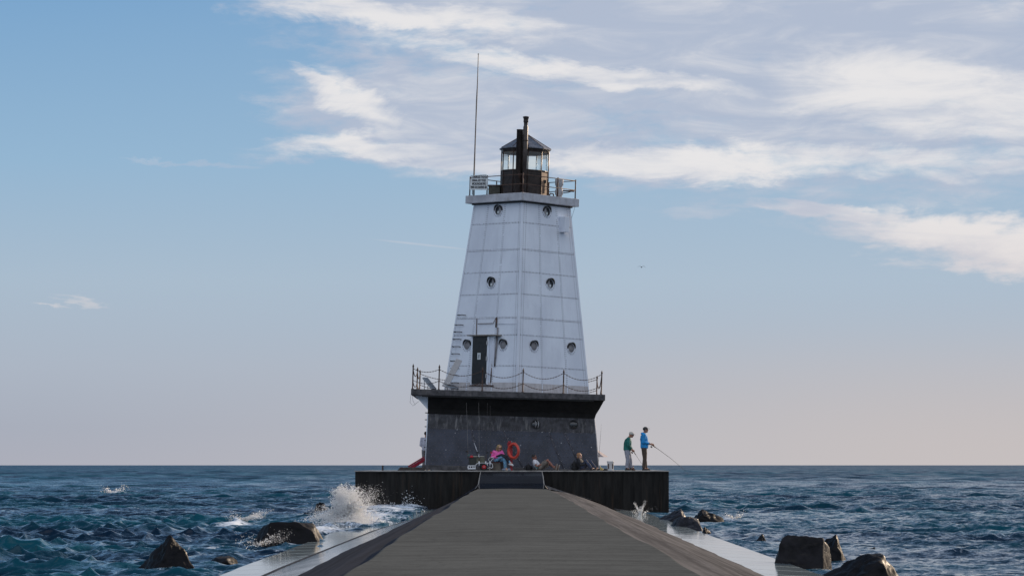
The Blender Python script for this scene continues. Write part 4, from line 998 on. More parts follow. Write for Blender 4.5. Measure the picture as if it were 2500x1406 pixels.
def top(T, v, sh, m, name='jacket', long=True, bulk=1.0, hem=.10, noise_amt=.006, hood=False, belly=0.0, cuff=.0):
    b = MB(); up = (v['neck'] - v['pel']).normalized(); fw = sh.cross(up) * -1
    fw = up.cross(sh) * -1
    k = bulk; be = fw * belly
    b.tube([v['pel'] - up * hem, v['pel'] - up * (hem - .03), v['pel'] + be * .6, lerp(v['pel'], v['chest'], .5) + be, v['chest'] + be * .4, lerp(v['chest'], v['neck'], .55), lerp(v['chest'], v['neck'], .9)], [.112 * k, .13 * k, .138 * k, .137 * k, .138 * k, .115 * k, .07], 18, side=sh, flat=[.155 * k, .178 * k, .180 * k, .172 * k, .195 * k, .185 * k, .085])
    for S in 'LR':
        s_, e, w = v['sh' + S], v['el' + S], v['wr' + S]
        b.ball(s_, .077 * k, 12, 8)
        if long: b.tube([lerp(v['chest'], v['neck'], .7), s_, lerp(s_, e, .5), e, lerp(e, w, .5), lerp(e, w, .86 - cuff)], [.06, .075 * k, .067 * k, .057 * k, .052 * k, .042 * k], 12); b.ball(e, .060 * k, 10, 8)
        else: b.tube([lerp(v['chest'], v['neck'], .7), s_, lerp(s_, e, .62)], [.06, .075 * k, .070 * k], 12)
    if hood: b.ball(v['neck'] - up * .01 - fw * -.0 + up.cross(sh) * .055, (.085, .10, .055), 12, 8)
    b.torus(v['neck'] - up * .015, .062, .014, up, 18, 8)
    return remesh(b, name, m, T, .011, 2, noise_amt)
def legs(T, v, hp, m, name='trousers', short=0.0, k=1.0, noise_amt=.006):
    b = MB(); up = (v['chest'] - v['pel']).normalized()
    b.tube([v['pel'] + up * .10, v['pel'] + up * .02, v['pel'] - up * .07], [.115 * k, .122 * k, .10 * k], 16, side=hp, flat=[.150, .168, .14])
    for S in 'LR':
        h, n, a = v['hip' + S], v['kn' + S], v['an' + S]
        if short: b.tube([lerp(v['pel'], h, .7), h, lerp(h, n, .5), lerp(h, n, .88)], [.09, .105 * k, .098 * k, .098 * k], 12)
        else: b.tube([lerp(v['pel'], h, .7), h, lerp(h, n, .5), n, lerp(n, a, .5), lerp(n, a, .97)], [.09, .102 * k, .092 * k, .073 * k, .070 * k, .062 * k], 12); b.ball(n, .074 * k, 10, 8)
    return remesh(b, name, m, T, .011, 2, noise_amt)
def shoe(T, a, td, m, up=(0, 0, 1), name='shoe'):
    a = Vector(a); td = Vector(td).normalized(); up = Vector(up); up = (up - td * up.dot(td)).normalized(); sd_ = up.cross(td)
    g = a - up * .055
    b = MB(); b.tube([g - td * .065, g - td * .045, g + td * .03, g + td * .11, g + td * .165, g + td * .19], [.022, .040, .043, .036, .028, .012], 12, side=sd_, flat=[.022, .036, .040, .046, .040, .018]); b.tube([g, a + up * .03], [.042, .044], 10)
    o = remesh(b, name, m, T, .009, 1)
    b = MB(); b.tube([g - td * .075 - up * .034, g - td * .03 - up * .034, g + td * .12 - up * .034, g + td * .195 - up * .030], [.012] * 4, 8, side=sd_, flat=[.028, .040, .048, .022]); b.build('sole', mat('pale_sole', (.30, .28, .26), .7), o)
    return o
def cap(T, P_, M, m, name='cap'):
    b = MB(); b.ball(P_(-.010, 0, .045), (.108, .088, .088), 18, 12, rot=M); c = remesh(b, name, m, T, .010, 1)
    b = MB(); b.tube([P_(.07, 0, .048), P_(.12, 0, .050), P_(.165, 0, .038), P_(.175, 0, .034)], [.010, .008, .007, .004], 12, side=M @ Vector((0, 1, 0)), flat=[.070, .068, .048, .02]); b.build('brim', m, c); return c
def shades(T, P_, M):
    b = MB()
    for y in (-1, 1): b.ball(P_(.092, y * .031, .016), (.010, .026, .018), 12, 8, rot=M); b.tube([P_(.090, y * .055, .020), P_(.05, y * .078, .020), P_(-.01, y * .083, .016)], .004, 5)
    b.tube([P_(.098, -.02, .022), P_(.101, 0, .024), P_(.098, .02, .022)], .005, 5); return b.build('sunglasses', mat('dark_lens', (.012, .012, .014), .1), T)

G = 1.70
def reel(b, p, d, n):
    p = Vector(p); d = Vector(d).normalized(); n = Vector(n).normalized()
    b.tube([p, p + n * .05], .012, 7); b.lathe(p + n * .085 - d * .04, [(.018, 0), (.033, .01), (.024, .02), (.024, .055), (.033, .065), (.02, .08)], 12, axis=d); b.tube([p + n * .08, p + n * .08 + d.cross(n) * .07], .006, 5); b.ball(p + n * .08 + d.cross(n) * .08, .012, 8, 6)
M_rod = mat('rod_carbon', (.05, .045, .04), .35, var=.2); M_cork = mat('rod_grip', (.09, .06, .04), .7, var=.3); M_rodw = mat('pale_rod', (.20, .19, .18), .4, var=.2)
M_red = mat('red_plastic', (.42, .012, .022), .4, var=.2)
def rod(pts, label, tip=.003, butt=.011, m=M_rod, reel_at=None, reeln=(0, 0, -1), line=None, reelm=None, group='fishing rods'):
    T = thing('fishing_rod', pts[0], label, 'fishing rod', group); o0 = Vector(pts[0]); q = [Vector(p) - o0 for p in pts]; n = len(q)
    b = MB(); b.tube(q, [butt + (tip - butt) * (i / (n - 1)) for i in range(n)], 7); b.build('rod_blank', m, T)
    d = (q[1] - q[0]).normalized(); b = MB(); b.tube([q[0] - d * .05, q[0] + d * .30], butt * 1.7, 8); b.build('grip', M_cork, T)
    b = MB(); reel(b, q[0] + d * (reel_at if reel_at is not None else .22), d, reeln); b.build('reel', reelm or M_black, T)
    b = MB()
    for i in range(1, 6):
        t_ = .3 + .68 * i / 5; k = t_ * (n - 1); a = int(min(k, n - 2)); p = q[a].lerp(q[a + 1], k - a); b.torus(p + Vector(reeln) * .012, .010, .0025, d, 10, 5)
    b.build('line_guides', M_grey, T)
    return T

# --- man in the blue hooded jacket
M_blue = pm('blue_jacket_cloth', (.012, .235, .56)); M_brownp = pm('brown_trousers', (.060, .042, .030)); M_darkcap = pm('dark_cap_cloth', (.035, .035, .035)); M_shoed = pm('dark_shoe', (.022, .018, .017))
def st(x, lean=0.0, H=1.0, hz=1.04, reach=.26, head_f=.05, stance=.09):
    J = dict(pel=(0, 0, .94 * H), chest=(-.01 + lean * .5, 0, 1.27 * H), neck=(.0 + lean, 0, 1.49 * H), head=(.045 + lean + head_f, 0, 1.625 * H),
             shL=(-.005 + lean, .185, 1.42 * H), shR=(-.005 + lean, -.185, 1.42 * H), elL=(-.02 + lean * .7, .24, 1.14 * H), elR=(-.03 + lean * .7, -.24, 1.13 * H),
             wrL=(reach, .09, hz), wrR=(reach - .03, -.10, hz + .02), hipL=(0, .095, .90 * H), hipR=(0, -.095, .90 * H), knL=(.02, .10, .50 * H), knR=(.035, -.10, .50 * H),
             anL=(-.03 + stance, .10, .095), anR=(-.02, -.10, .095), handL=(1, -.15, -.1), handR=(1, .2, -.15), palmL=(.1, -1, -.4), palmR=(.1, 1, -.4), curl=.95)
    return J
def c_blue(T, v, sh, hp, P_, M, L):
    top(T, v, sh, M_blue, bulk=1.18, hem=.06, hood=True, belly=.02, cuff=.12); legs(T, v, hp, M_brownp, k=1.14)
    shoe(T, v['anL'], (1, .15, 0), M_shoed); shoe(T, v['anR'], (1, -.15, 0), M_shoed); cap(T, P_, M, M_darkcap)
    b = MB(); b.ball(P_(-.045, 0, -.005), (.055, .075, .045), 12, 8, rot=M); remesh(b, 'hair', mat('grey_hair', (.10, .09, .085), .7, var=.3), T, .010, 1)
pA = W(1572, 1135, 120.9); pA.z = G
person('person', pA, R(-4), 'standing person in bright blue hooded jacket, dark cap and brown trousers, holding a rod low', st(0, 0, 1.02, 1.06, .30, .02), (Vector((1, 0, .05)), Vector((0, 0, 1))), M_skin, c_blue)
h = pA + Vector((.33, -.02, 1.04))
rod([h + Vector((-.10, 0, .07)), h + Vector((.30, .15, -.20)), h + Vector((.75, .35, -.52)), h + Vector((1.25, .6, -.92)), h + Vector((1.55, .8, -1.22))], 'fishing rod held out over the water by the person in the blue jacket', reel_at=.12, reeln=(-.3, 0, -1), butt=.012)
# --- older man in the green jacket
M_green = pm('green_jacket_cloth', (.008, .13, .115)); M_greyp = pm('pale_grey_trousers', (.27, .285, .34)); M_whitecap = pm('white_cap_cloth', (.48, .46, .42))
def c_green(T, v, sh, hp, P_, M, L):
    top(T, v, sh, M_green, bulk=1.16, hem=.05, cuff=.02); legs(T, v, hp, M_greyp, k=1.18, noise_amt=.010)
    shoe(T, v['anL'], (1, .1, 0), M_shoed); shoe(T, v['anR'], (1, -.1, 0), M_shoed); cap(T, P_, M, M_whitecap); shades(T, P_, M)
pB = W(1531, 1135, 121.2); pB.z = G
J = st(0, .06, .90, .84, .20, .065, .17); J['elR'] = (.06, -.25, 1.04); J['elL'] = (.06, .24, 1.04); J['handL'] = (.7, -.1, -.6); J['handR'] = (.7, .1, -.6); J['knL'] = (.10, .10, .46)
person('person', pB, R(-6), 'standing person in dark green jacket, white cap and pale grey trousers, looking down', J, (Vector((1, 0, -.28)), Vector((.2, 0, 1))), M_skin, c_green)
h = pB + Vector((.235, -.02, .80))
rod([h + Vector((-.05, 0, .08)), h + Vector((.12, .1, -.16)), h + Vector((.30, .25, -.42)), h + Vector((.52, .45, -.72))], 'short fishing rod pointing down in the hands of the person in the green jacket', reel_at=.10, reeln=(-.5, 0, -.8), butt=.009)

# --- woman in pink sitting on a block
M_pink = pm('pink_sweater', (.92, .15, .46), bump=.35); M_jeans = pm('light_blue_jeans', (.16, .34, .50), var=.4); M_navy = pm('navy_jacket_cloth', (.012, .013, .022)); M_blond = mat('blond_hair', (.33, .22, .11), .55, var=.4, vscale=16, stretch=(4, 4, 1))
pC = W(1214, 1135, 121.1); pC.z = G
JW = dict(pel=(0, 0, .44), chest=(.05, .0, .64), neck=(.09, 0, .80), head=(.155, .02, .925), shL=(.07, .17, .755), shR=(.07, -.17, .755), elL=(.10, .27, .56), elR=(.05, -.25, .56),
          wrL=(.30, .19, .53), wrR=(.29, -.02, .54), hipL=(.03, .09, .42), hipR=(.03, -.09, .42), knL=(.44, .15, .46), knR=(.42, .06, .57), anL=(.40, .20, .09), anR=(.52, .36, .32),
          handL=(.6, -.7, -.05), handR=(.8, .4, -.1), palmL=(0, -.2, -1), palmR=(0, .2, -1), toeL=(1, .1, 0), toeR=(.8, .5, -.3), curl=.6)
def c_pink(T, v, sh, hp, P_, M, L):
    top(T, v, sh, M_pink, 'sweater', bulk=1.0, hem=.03, cuff=.02, noise_amt=.009); legs(T, v, hp, M_jeans, 'jeans', k=.92)
    shoe(T, v['anL'], (1, .1, 0), mat('tan_sandal', (.40, .26, .16), .6)); shoe(T, v['anR'], (.8, .5, -.25), mat('white_sneaker', (.60, .60, .62), .6))
    b = MB(); b.ball(P_(-.022, 0, .035), (.100, .092, .100), 18, 12, rot=M); b.tube([P_(-.06, 0, .05), P_(-.09, 0, -.06), P_(-.08, 0, -.16), P_(-.06, 0, -.21)], [.06, .05, .045, .02], 12, side=M @ Vector((0, 1, 0)), flat=[.08, .09, .09, .04])
    for y in (-1, 1): b.tube([P_(.03, y * .06, .10), P_(.04, y * .088, .02), P_(.03, y * .09, -.08), P_(.0, y * .09, -.15)], [.03, .026, .026, .014], 8)
    remesh(b, 'hair', M_blond, T, .009, 1, .006); shades(T, P_, M)
person('person', pC, R(-68), 'seated person in bright pink sweater, sunglasses and light jeans beside the red life ring', JW, (Vector((1, .15, -.32)), Vector((.3, 0, 1))), M_skinp, c_pink)
rzC = Matrix.Rotation(R(-68), 3, 'Z'); PW = lambda x, y, z: pC + rzC @ Vector((x, y, z))
b = MB(); b.tube([Vector((.16, -.10, .57)), Vector((.30, .08, .62)), Vector((.42, .20, .56)), Vector((.46, .30, .42)), Vector((.47, .34, .30))], [.045, .07, .075, .065, .03], 12, side=(.6, -.5, 0), flat=[.10, .17, .19, .15, .08])
o = remesh(b, 'folded_jacket', M_navy, None, .012, 2, .012); o.location = pC; o.rotation_euler = (0, 0, R(-68)); tag(o, 'dark navy jacket draped over the lap of the seated person in pink', 'jacket')
b = MB(); b.box((0, 0, .16), (.42, .36, .32), taper=.92); b.box((0, 0, .335), (.44, .36, .035), mi=1)
o = b.build('seat_block', [mat('dusty_seat_block', (.10, .085, .07), .85, var=.3, bump=.3), mat('maroon_cushion', (.07, .015, .015), .8, var=.2)], None, bevel=.015); o.location = pC + Vector((0, 0, 0)); o.rotation_euler = (0, 0, R(-20)); tag(o, 'drab block with maroon cushion under the person in pink', 'seat')
b = MB(); b.ball((0, 0, .04), (.19, .10, .055)); b.ball((.10, 0, .05), (.09, .08, .05)); o = remesh(b, 'cloth_bundle', pm('grey_blue_cloth', (.20, .23, .30)), None, .012, 1, .012); o.location = W(1236, 1135, 120.8); o.location.z = G; tag(o, 'grey blue cloth bundle on the ground by the foot of the red post', 'bundle')

# --- man reclining in white shirt
M_teal = pm('teal_shirt_cloth', (.03, .21, .19)); M_shirt = pm('white_shirt_cloth', (.62, .62, .66)); M_short = pm('khaki_shorts', (.17, .145, .125), var=.5, vs=6)
pD = W(1316, 1135, 121.35); pD.z = G
JD = dict(pel=(.0, 0, .125), chest=(-.14, 0, .30), neck=(-.215, 0, .435), head=(-.20, 0, .535), shL=(-.18, .18, .385), shR=(-.17, -.18, .385), elL=(-.0, .26, .20), elR=(-.07, -.26, .17),
          wrL=(.18, .12, .26), wrR=(.17, -.12, .28), hipL=(.02, .09, .12), hipR=(.02, -.09, .12), knL=(.42, .12, .26), knR=(.37, -.10, .42), anL=(.70, .14, .07), anR=(.64, -.10, .10),
          handL=(1, -.3, .1), handR=(1, .3, .2), palmL=(0, -1, -.2), palmR=(0, 1, -.2), toeL=(.25, .1, 1), toeR=(.3, -.1, 1), curl=.9)
def c_white(T, v, sh, hp, P_, M, L):
    top(T, v, sh, M_shirt, 'shirt', long=False, bulk=.92, hem=.0); legs(T, v, hp, M_short, 'shorts', short=1, k=.98)
    b = MB(); b.torus(v['neck'] + Vector((.045, 0, -.05)), .07, .025, (-.3, 0, 1), 16, 8); b.tube([v['pel'] + Vector((-.10, 0, -.02)), v['pel'] + Vector((-.06, 0, .03))], [.12, .13], 14, side=sh, flat=.165); remesh(b, 'teal_undershirt', M_teal, T, .011, 1)
    shoe(T, v['anR'], (.25, 0, 1), mat('brown_sandal', (.13, .085, .065), .7), up=(-1, 0, .3)); shoe(T, v['anL'], (.3, .1, 1), mat('brown_sandal', (.13, .085, .065), .7), up=(-1, 0, .3))
    b = MB(); b.ball(P_(-.018, 0, .045), (.095, .085, .085), 16, 10, rot=M); remesh(b, 'hair', mat('black_hair', (.015, .012, .012), .6), T, .010, 1, .004); shades(T, P_, M)
person('person', pD, R(-8), 'person reclining with knees up in white shirt, khaki shorts and sunglasses', JD, (Vector((1, 0, .05)), Vector((-.1, 0, 1))), mat('brown_skin', (.24, .10, .07), .5, var=.12, vscale=12), c_white)
# --- person in dark hooded jacket
M_dark = pm('dark_jacket_cloth', (.013, .014, .020)); M_dj = pm('dark_jeans_cloth', (.030, .040, .075), var=.4)
pE = W(1421, 1135, 121.4); pE.z = G
JE = dict(pel=(.0, 0, .125), chest=(-.10, 0, .33), neck=(-.15, 0, .50), head=(-.11, 0, .60), shL=(-.13, .18, .45), shR=(-.12, -.18, .45), elL=(.02, .26, .26), elR=(.0, -.26, .24),
          wrL=(.20, .12, .28), wrR=(.20, -.10, .27), hipL=(.02, .09, .12), hipR=(.02, -.09, .12), knL=(.33, .12, .36), knR=(.17, -.14, .40), anL=(.54, .14, .08), anR=(.42, -.16, .08),
          handL=(1, -.4, .0), handR=(1, .4, 0), palmL=(0, -1, -.2), palmR=(0, 1, -.2), toeL=(1, .1, .2), toeR=(1, -.1, .2), curl=.9)
def c_dark(T, v, sh, hp, P_, M, L):
    top(T, v, sh, M_dark, 'jacket', bulk=1.0, hem=.02); legs(T, v, hp, M_dj, 'jeans')
    shoe(T, v['anR'], (1, -.1, .15), M_shoed); shoe(T, v['anL'], (1, .1, .15), M_shoed)
    b = MB(); b.ball(P_(-.022, 0, .035), (.100, .090, .100), 18, 12, rot=M); b.tube([P_(-.05, 0, .02), P_(-.07, 0, -.08), P_(-.05, 0, -.15)], [.05, .045, .03], 12, side=M @ Vector((0, 1, 0)), flat=[.08, .085, .06])
    remesh(b, 'hair', mat('sandy_hair', (.30, .15, .07), .6, var=.35, vscale=14), T, .010, 1, .005)
person('person', pE, R(-12), 'person in dark jacket and jeans with sandy hair, leaning back against the slate wall', JE, (Vector((1, -.1, .12)), Vector((-.1, 0, 1))), M_skinp, c_dark)
# --- person half hidden behind the left wall
def c_back(T, v, sh, hp, P_, M, L):
    top(T, v, sh, pm('pale_lilac_shirt', (.46, .47, .55)), 'shirt', bulk=1.0, hem=.06); legs(T, v, hp, pm('grey_shorts', (.17, .17, .18)), 'trousers', k=1.0)
    shoe(T, v['anR'], (1, 0, 0), M_shoed); shoe(T, v['anL'], (1, 0, 0), M_shoed)
    b = MB(); b.ball(P_(-.02, 0, .04), (.100, .088, .09), 16, 10, rot=M); remesh(b, 'hair', mat('brown_hair', (.05, .03, .02), .6), T, .010, 1, .004)
pF = W(1040, 1135, 130.3); pF.z = G
JF = st(0, .0, .97, .95, .12, 0, .03); JF['elR'] = (-.06, -.27, 1.08); JF['wrR'] = (.10, -.24, .90); JF['handR'] = (.5, 0, -1); JF['handL'] = (.5, 0, -1)
person('person', pF, R(70), 'person in pale shirt standing behind the left edge of the dark base, mostly hidden', JF, (Vector((1, 0, 0)), Vector((0, 0, 1))), M_skin, c_back)

# --- bags
def backpack(px, D, label, rz, s=1.0):
    b = MB(); b.tube([(0, 0, .0), (0, 0, .05), (-.02, 0, .22 * s), (-.03, 0, .34 * s), (-.03, 0, .40 * s)], [.11, .13, .12, .09, .03], 14, side=(0, 1, 0), flat=[.14, .17, .16, .12, .05]); b.ball((.10, 0, .12), (.06, .12, .08))
    p = W(px, 1135, D); T = thing('backpack', (p.x, p.y, G), label, 'backpack', None, rz)
    remesh(b, 'bag', pm('black_nylon', (.012, .012, .014)), T, .013, 2, .010)
    b = MB()
    for y in (-.08, .08): b.tube([(-.12, y, .30 * s), (-.18, y, .2 * s), (-.15, y, .06)], .014, 6)
    b.build('strap', pm('black_nylon', (.012, .012, .014)), T); b = MB(); b.tube([(-.03, -.04, .37 * s), (-.03, 0, .44 * s), (-.03, .04, .37 * s)], .010, 6); b.build('handle', M_black, T)
backpack(1291, 121.6, 'black backpack on the ground behind the reclining person in white', R(20), .62)
backpack(1404, 121.75, 'black bag wedged behind the back of the person in the dark jacket', R(0), .95)

# --- life ring on its red post
M_ring = mat('red_orange_ring', (.55, .055, .035), .45, var=.15, vscale=6); M_postr = mat('dull_red_post', (.30, .012, .02), .5, var=.3, vscale=8)
T = thing('life_ring_post', (0, 0, 0), 'dull red post with a backing plate, standing by the person in pink', 'post'); p = W(1248, 1135, 121.0); T.location = (p.x, p.y, G)
b = MB(); b.box((0, 0, .55), (.11, .07, 1.10)); b.build('post', M_postr, T, bevel=.008)
b = MB(); b.box((-.07, -.045, 1.04), (.16, .03, .22), Matrix.Rotation(R(-12), 3, 'Y')); b.box((-.06, -.06, 1.15), (.13, .09, .10)); b.build('backing_plate', M_postr, T, bevel=.01)
b = MB(); ax = Matrix.Rotation(R(-44), 3, 'Z') @ Vector((0, -1, .0)); b.torus((0, 0, 0), .285, .060, ax, 40, 14)
T = thing('life_ring', (p.x + .10, p.y - .20, G + .80), 'red orange life ring hanging on the red post', 'life ring'); b.build('ring', M_ring, T)
b = MB(); l_ = ax.cross(Vector((0, 0, 1))).normalized()
for i in range(4):
    a0 = math.pi / 4 + i * math.pi / 2; pts = []
    for j in range(7):
        a = a0 + (j / 6) * math.pi / 2; rr_ = .352 + .012 * math.sin(j / 6 * math.pi); pts.append(l_ * math.cos(a) * rr_ + Vector((0, 0, 1)) * math.sin(a) * rr_)
    b.tube(pts, .007, 5, mi=0)
b.build('grab_rope', mat('grey_rope', (.30, .22, .2), .8), T)

# --- fishing cart
CT = W(1172, 1135, 121.0); CT.z = G
T = thing('fishing_cart', CT, 'white tube framed fishing cart carrying a cooler, left of the person in pink', 'cart')
M_tubew = mat('white_tube_paint', (.66, .67, .70), .4, var=.1); M_cool = mat('dark_green_cooler', (.022, .024, .020), .5, var=.2); M_tyre = mat('black_tyre', (.012, .012, .012), .8, var=.2)
s60 = 1 / 59.5; cx = lambda px: (px - 1172) * s60
b = MB(); 
b.tube([(cx(1142), -.16, .17), (cx(1142), -.16, .10), (cx(1160), -.16, .10), (cx(1161), -.16, .22), (cx(1164), -.16, .27), (cx(1169), -.16, .31), (cx(1197), -.16, .31), (cx(1202), -.16, .27), (cx(1203), -.16, .14), (cx(1201), -.16, .10), (cx(1190), -.16, .10), (cx(1190), -.16, .30)], .015, 7)
b.tube([(cx(1142), .22, .17), (cx(1142), .22, .10), (cx(1160), .22, .10), (cx(1164), .22, .27), (cx(1169), .22, .31), (cx(1197), .22, .31), (cx(1203), .22, .14), (cx(1201), .22, .10)], .015, 7)
for px_, z_ in ((1142, .12), (1169, .31), (1197, .31), (1201, .10), (1155, .10)): b.tube([(cx(px_), -.16, z_), (cx(px_), .22, z_)], .013, 6)
b.build('frame', M_tubew, T)
b = MB(); b.box((cx(1152), -.17, .085), (.32, .02, .055)); b.box((cx(1152), -.17, .20), (.32, .015, .03)); 
for px_ in (1144, 1149, 1155, 1160): b.box((cx(px_), -.17, .145), (.03, .015, .09))
b.build('front_tray', M_tubew, T)
b = MB(); b.tube([(cx(1197), -.16, .31), (cx(1193), -.18, .45), (cx(1195), -.18, .52), (cx(1204), -.18, .54), (cx(1205), -.18, .50), (cx(1199), -.17, .40), (cx(1197), -.16, .31)], .013, 7); b.build('handle', M_tubew, T)
b = MB(); b.box((cx(1163), .02, .40), (.62, .32, .30), mi=0); b.build('cooler', M_cool, T, bevel=.015)
b = MB(); b.box((cx(1165), .02, .575), (.60, .34, .04)); b.build('cooler_lid', mat('beige_lid', (.30, .28, .23), .6), T, bevel=.01)
b = MB(); b.box((cx(1174), -.16, .42), (.34, .03, .20)); b.build('tackle_pouch', mat('olive_pouch', (.10, .10, .075), .8, var=.4), T)
def wheel(x, y, r, hub=True):
    b = MB(); b.torus((x, y, r), r - .035, .036, (0, -1, 0), 28, 10, flat=1.2); w = b.build('wheel', M_tyre, T)
    b = MB(); b.lathe((x, y + .03, r), [(.02, -.01), (r - .05, 0), (r - .045, .055), (.05, .07), (.03, .08)], 22, axis=(0, -1, 0)); b.build('hub', M_red if hub else M_black, w)
    if hub: b = MB(); b.lathe((x, y - .055, r), [(.02, 0), (.018, .01), (.004, .012)], 10, axis=(0, -1, 0)); b.build('hub_cap', M_lightgrey, w)
wheel(cx(1182), -.20, .145); wheel(cx(1180), .27, .145); wheel(cx(1151), -.10, .075, False); wheel(cx(1200), .1, .06, False)
for px_ in (1170, 1186, 1196.5):
    b = MB(); b.tube([(cx(px_), -.19, .21), (cx(px_), -.19, .38)], .025, 8); b.build('rod_holder', M_tubew, T)
b = MB(); b.tube([(cx(1196), -.19, 0), (cx(1196), -.19, .12)], .009, 6); b.ball((cx(1196), -.19, .13), .03, 8, 6); b.build('prop_stand', mat('pale_prop', (.5, .45, .42), .5), T)
b = MB(); b.ball((0, 0, 0), (.07, .05, .05)); b.box((0, 0, -.03), (.12, .07, .02)); o = b.build('float', M_red); o.location = CT + Vector((cx(1151.5), -.17, .57)); o.name = 'red_pouch'; tag(o, 'small red pouch on the corner of the cart cooler', 'pouch')
b = MB(); b.box((0, 0, 0), (.10, .08, .04)); b.ball((0, 0, .03), (.04, .04, .03)); o = b.build('tackle_tray', mat('faded_teal_plastic', (.06, .16, .15), .5), None, bevel=.008); o.location = CT + Vector((cx(1144), -.05, .615)); tag(o, 'small faded teal tackle tray on the left end of the cooler', 'tackle box')
for i, (x0, z0, x1, y1px, rm, lab, mm) in enumerate((
        (1143, .52, 1138.5, 983, None, 'tall fishing rod standing at the left end of the cart', M_rodw), (1170, .36, 1168.8, 983, None, 'tall fishing rod second from the left in the cart', M_rodw),
        (1186.5, .36, 1190, 983, None, 'tall fishing rod third from the left in the cart, with a brown reel', M_rod), (1196.5, .36, 1196.7, 990, M_red, 'tall fishing rod at the right end of the cart, with a red reel', M_rod))):
    a = CT + Vector((cx(x0), -.19, z0)); e = W(x1, y1px, 120.9)
    rod([a, a.lerp(e, .33) + Vector((.006, 0, 0)), a.lerp(e, .66) + Vector((.008, 0, 0)), e], lab, tip=.003, butt=.008, m=mm, reel_at=.37 if i != 0 else .25, reeln=(-.8, -.6, 0) if i < 2 else (.5, -.8, 0), reelm=rm)
a = CT + Vector((cx(1169), -.19, .62)); e = W(1158, 1082, 120.9); b = MB(); b.tube([Vector((0, 0, 0)), e - a], .014, 7); b.tube([(0, 0, 0), (.02, 0, -.08)], .02, 7); b.ball(e - a, .017, 8, 6)
o = b.build('net_handle', mat('silver_pole', (.55, .56, .6), .3, metal=.3)); o.location = a; tag(o, 'silver pole slanting up to the left out of the cart', 'pole')

# --- things at the right of the base
p = W(1490, 1135, 121.3); T = thing('bucket', (p.x, p.y, G), 'white bucket with dark printed panels, between the base and the standing people', 'bucket')
b = MB(); b.lathe((0, 0, 0), [(.115, 0), (.12, .01), (.135, .36), (.142, .37), (.142, .385), (.12, .385), (.115, .05)], 26); b.build('pail', mat('white_bucket_plastic', (.60, .61, .63), .4, var=.1), T)
for a0 in (-150, -62):
    b = MB()
    vs = []
    for i in range(7):
        a = R(a0 + i * 5.5); 
        for z, r_ in ((.07, .125), (.28, .1345)): vs.append((math.cos(a) * r_, math.sin(a) * r_, z))
    b.add(vs, [(2 * i, 2 * i + 2, 2 * i + 3, 2 * i + 1) for i in range(6)])
    b.build('printed_panel', mat('dark_print', (.07, .055, .05), .5, var=.5, vscale=30), T, fix=False)
b = MB(); b.tube([(math.cos(R(180 * i / 12)) * .146, -.02 - .05 * math.sin(R(180 * i / 12)), .375 - .16 * math.sin(R(180 * i / 12))) for i in range(13)], .004, 5); b.build('bail_handle', M_grey, T)
p = W(1546, 1135, 121.0); T = thing('bottle', (p.x, p.y, G), 'small brown bottle between the two standing people', 'bottle')
b = MB(); b.lathe((0, 0, 0), [(.030, 0), (.033, .01), (.033, .10), (.014, .14), (.012, .175)], 14); b.build('glass_body', mat('brown_bottle', (.08, .03, .018), .25), T)
b = MB(); b.lathe((0, 0, .175), [(.015, 0), (.015, .02), (.012, .022)], 12); b.build('bottle_cap', M_red, T)
# sunshade peeking out behind the base
p = W(1440, 1135, 131); T = thing('sunshade', (p.x, p.y, G), 'pale sunshade whose tip shows past the right edge of the base', 'umbrella')
b = MB(); n = 8; vs = [(0, 0, 1.12)]; 
for i in range(n): a = 2 * math.pi * i / n; vs.append((.80 * math.cos(a), .80 * math.sin(a), .60))
for i in range(n): a = 2 * math.pi * i / n; vs.append((.80 * math.cos(a), .80 * math.sin(a), .585))
vs.append((0, 0, 1.10)); b.add(vs, [(0, 1 + i, 1 + (i + 1) % n) for i in range(n)] + [(17, 9 + (i + 1) % n, 9 + i) for i in range(n)] + [(1 + i, 9 + i, 9 + (i + 1) % n, 1 + (i + 1) % n) for i in range(n)])
b.build('canopy', pm('mauve_canvas', (.42, .36, .36)), T, fix=False); b = MB(); b.tube([(0, 0, 0), (0, 0, 1.16)], .016, 8); b.build('pole', M_lightgrey, T)
a = W(1463, 1100, 129.6); e = W(1468, 1036, 129.6)
rod([Vector((a.x - .06, a.y, G + .02)), a, a.lerp(e, .5), e], 'thin fishing rod propped up behind the right edge of the base', tip=.0035, butt=.008)
# yellow bag and dark tackle on the ground at the corner
p = W(1468, 1135, 121.6)
b = MB(); b.ball((0, 0, .05), (.09, .06, .06)); b.tube([(-.03, 0, .08), (-.05, 0, .16), (-.06, 0, .20)], [.03, .02, .008], 8); o = remesh(b, 'bait_bag', mat('yellow_bag', (.42, .33, .10), .6, var=.3), None, .010, 1, .010); o.location = (p.x, p.y, G); tag(o, 'small yellow bag at the foot of the right corner of the base', 'bag')
b = MB(); b.ball((0, 0, .03), (.16, .09, .045)); b.ball((.12, .02, .03), (.08, .06, .035)); o = remesh(b, 'dark_cloth', pm('black_cloth', (.018, .016, .016)), None, .012, 1, .012); o.location = (p.x + .22, p.y + .2, G); tag(o, 'crumpled black cloth on the ground left of the bucket', 'cloth')
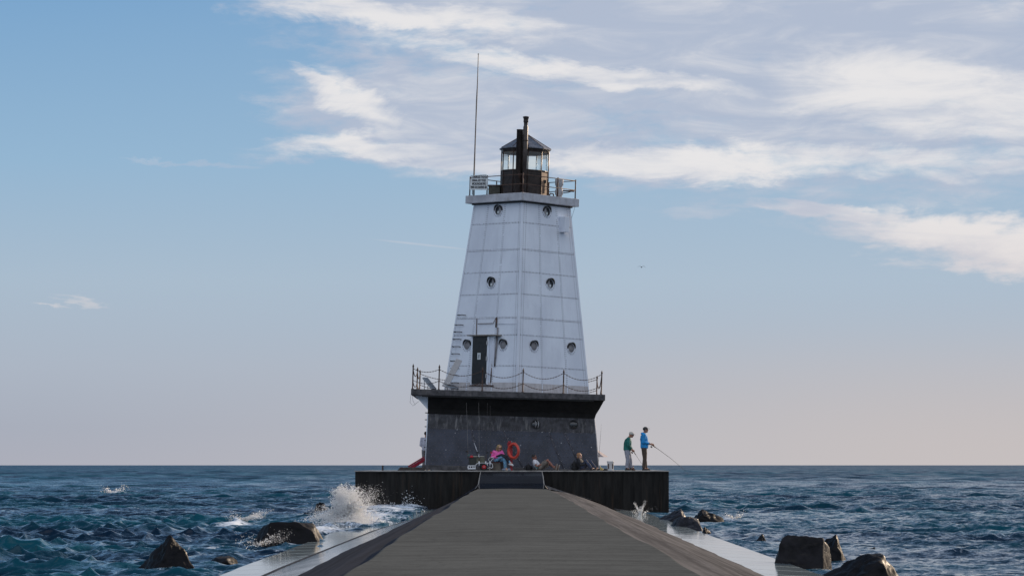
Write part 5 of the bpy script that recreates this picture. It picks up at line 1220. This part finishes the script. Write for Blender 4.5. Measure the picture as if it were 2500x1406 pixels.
# --- left end of the platform
b = MB(); b.prism([(-1.0, 0, 0), (.08, 0, 0), (.08, 0, .135), (-.88, 0, .135)], (0, 1.6, 0)); o = b.build('timber_step', [mat('dark_timber', (.05, .042, .038), .8, var=.4, vscale=8, stain=(.16, .03, .03), stain_amt=.5)], None, bevel=.012)
o.location = (-3.72, 121.5, G); tag(o, 'dark low block lying against the left foot of the base', 'block')
p = W(1020, 1135, 124.0); T = thing('canvas_chair', (p.x + .1, 124.0, G + .0), 'red canvas folding chair, its back sloping down left of the dark base', 'chair')
b = MB(); b.box((-.12, .0, .30), (.78, .45, .20), Matrix.Rotation(R(-31), 3, 'Y')); b.build('back_rest', mat('red_canvas', (.30, .008, .03), .7, var=.2), T, bevel=.015)
b = MB(); b.box((.38, 0, .26), (.40, .45, .04)); b.build('seat', mat('red_canvas', (.30, .008, .03), .7, var=.2), T)
b = MB()
for y in (-.22, .22): b.tube([(-.46, y, .13), (.20, y, .54)], .012, 6); b.tube([(.1, y, 0), (.45, y, .28)], .012, 6); b.tube([(.5, y, 0), (.2, y, .28)], .012, 6); b.tube([(-.42, y, 0), (-.42, y, .16)], .012, 6)
b.build('frame', M_grey, T)
p = W(935, 1135, 124.5); b = MB(); b.lathe((0, 0, 0), [(.04, 0), (.035, .02), (.03, .16), (.045, .17), (.02, .21)], 10); o = b.build('mooring_pin', M_rust); o.location = (p.x, p.y, G); tag(o, 'short rusty mooring pin at the left end of the platform', 'mooring post')
# --- gull
g = W(1567, 652, 400); T = thing('gull', g, 'dark gull gliding with bent wings against the sky right of the tower', 'bird', rz=R(8))
M_gull = mat('gull_feathers', (.07, .07, .075), .7, var=.3)
b = MB(); b.tube([(-.02, .26, -.01), (-.01, .18, 0), (0, 0, -.02), (0, -.16, -.01), (0, -.22, .01), (0, -.28, 0), (0, -.33, -.01)], [.015, .035, .075, .055, .038, .036, .008], 10)
for s in (-1, 1): b.tube([(0, 0, .02), (s * .22, -.06, .13), (s * .42, .02, .10), (s * .60, .14, -.05)], [.018, .014, .010, .003], 8, side=(0, 1, 0), flat=[.10, .11, .085, .015])
b.tube([(0, .2, 0), (0, .38, 0)], [.012, .006], 8, side=(1, 0, 0), flat=[.04, .09])
remesh(b, 'body', M_gull, T, .012, 1); b = MB(); b.tube([(0, -.32, -.01), (0, -.38, -.02)], [.012, .003], 6); b.build('beak', mat('yellow_beak', (.5, .3, .05), .5), T)
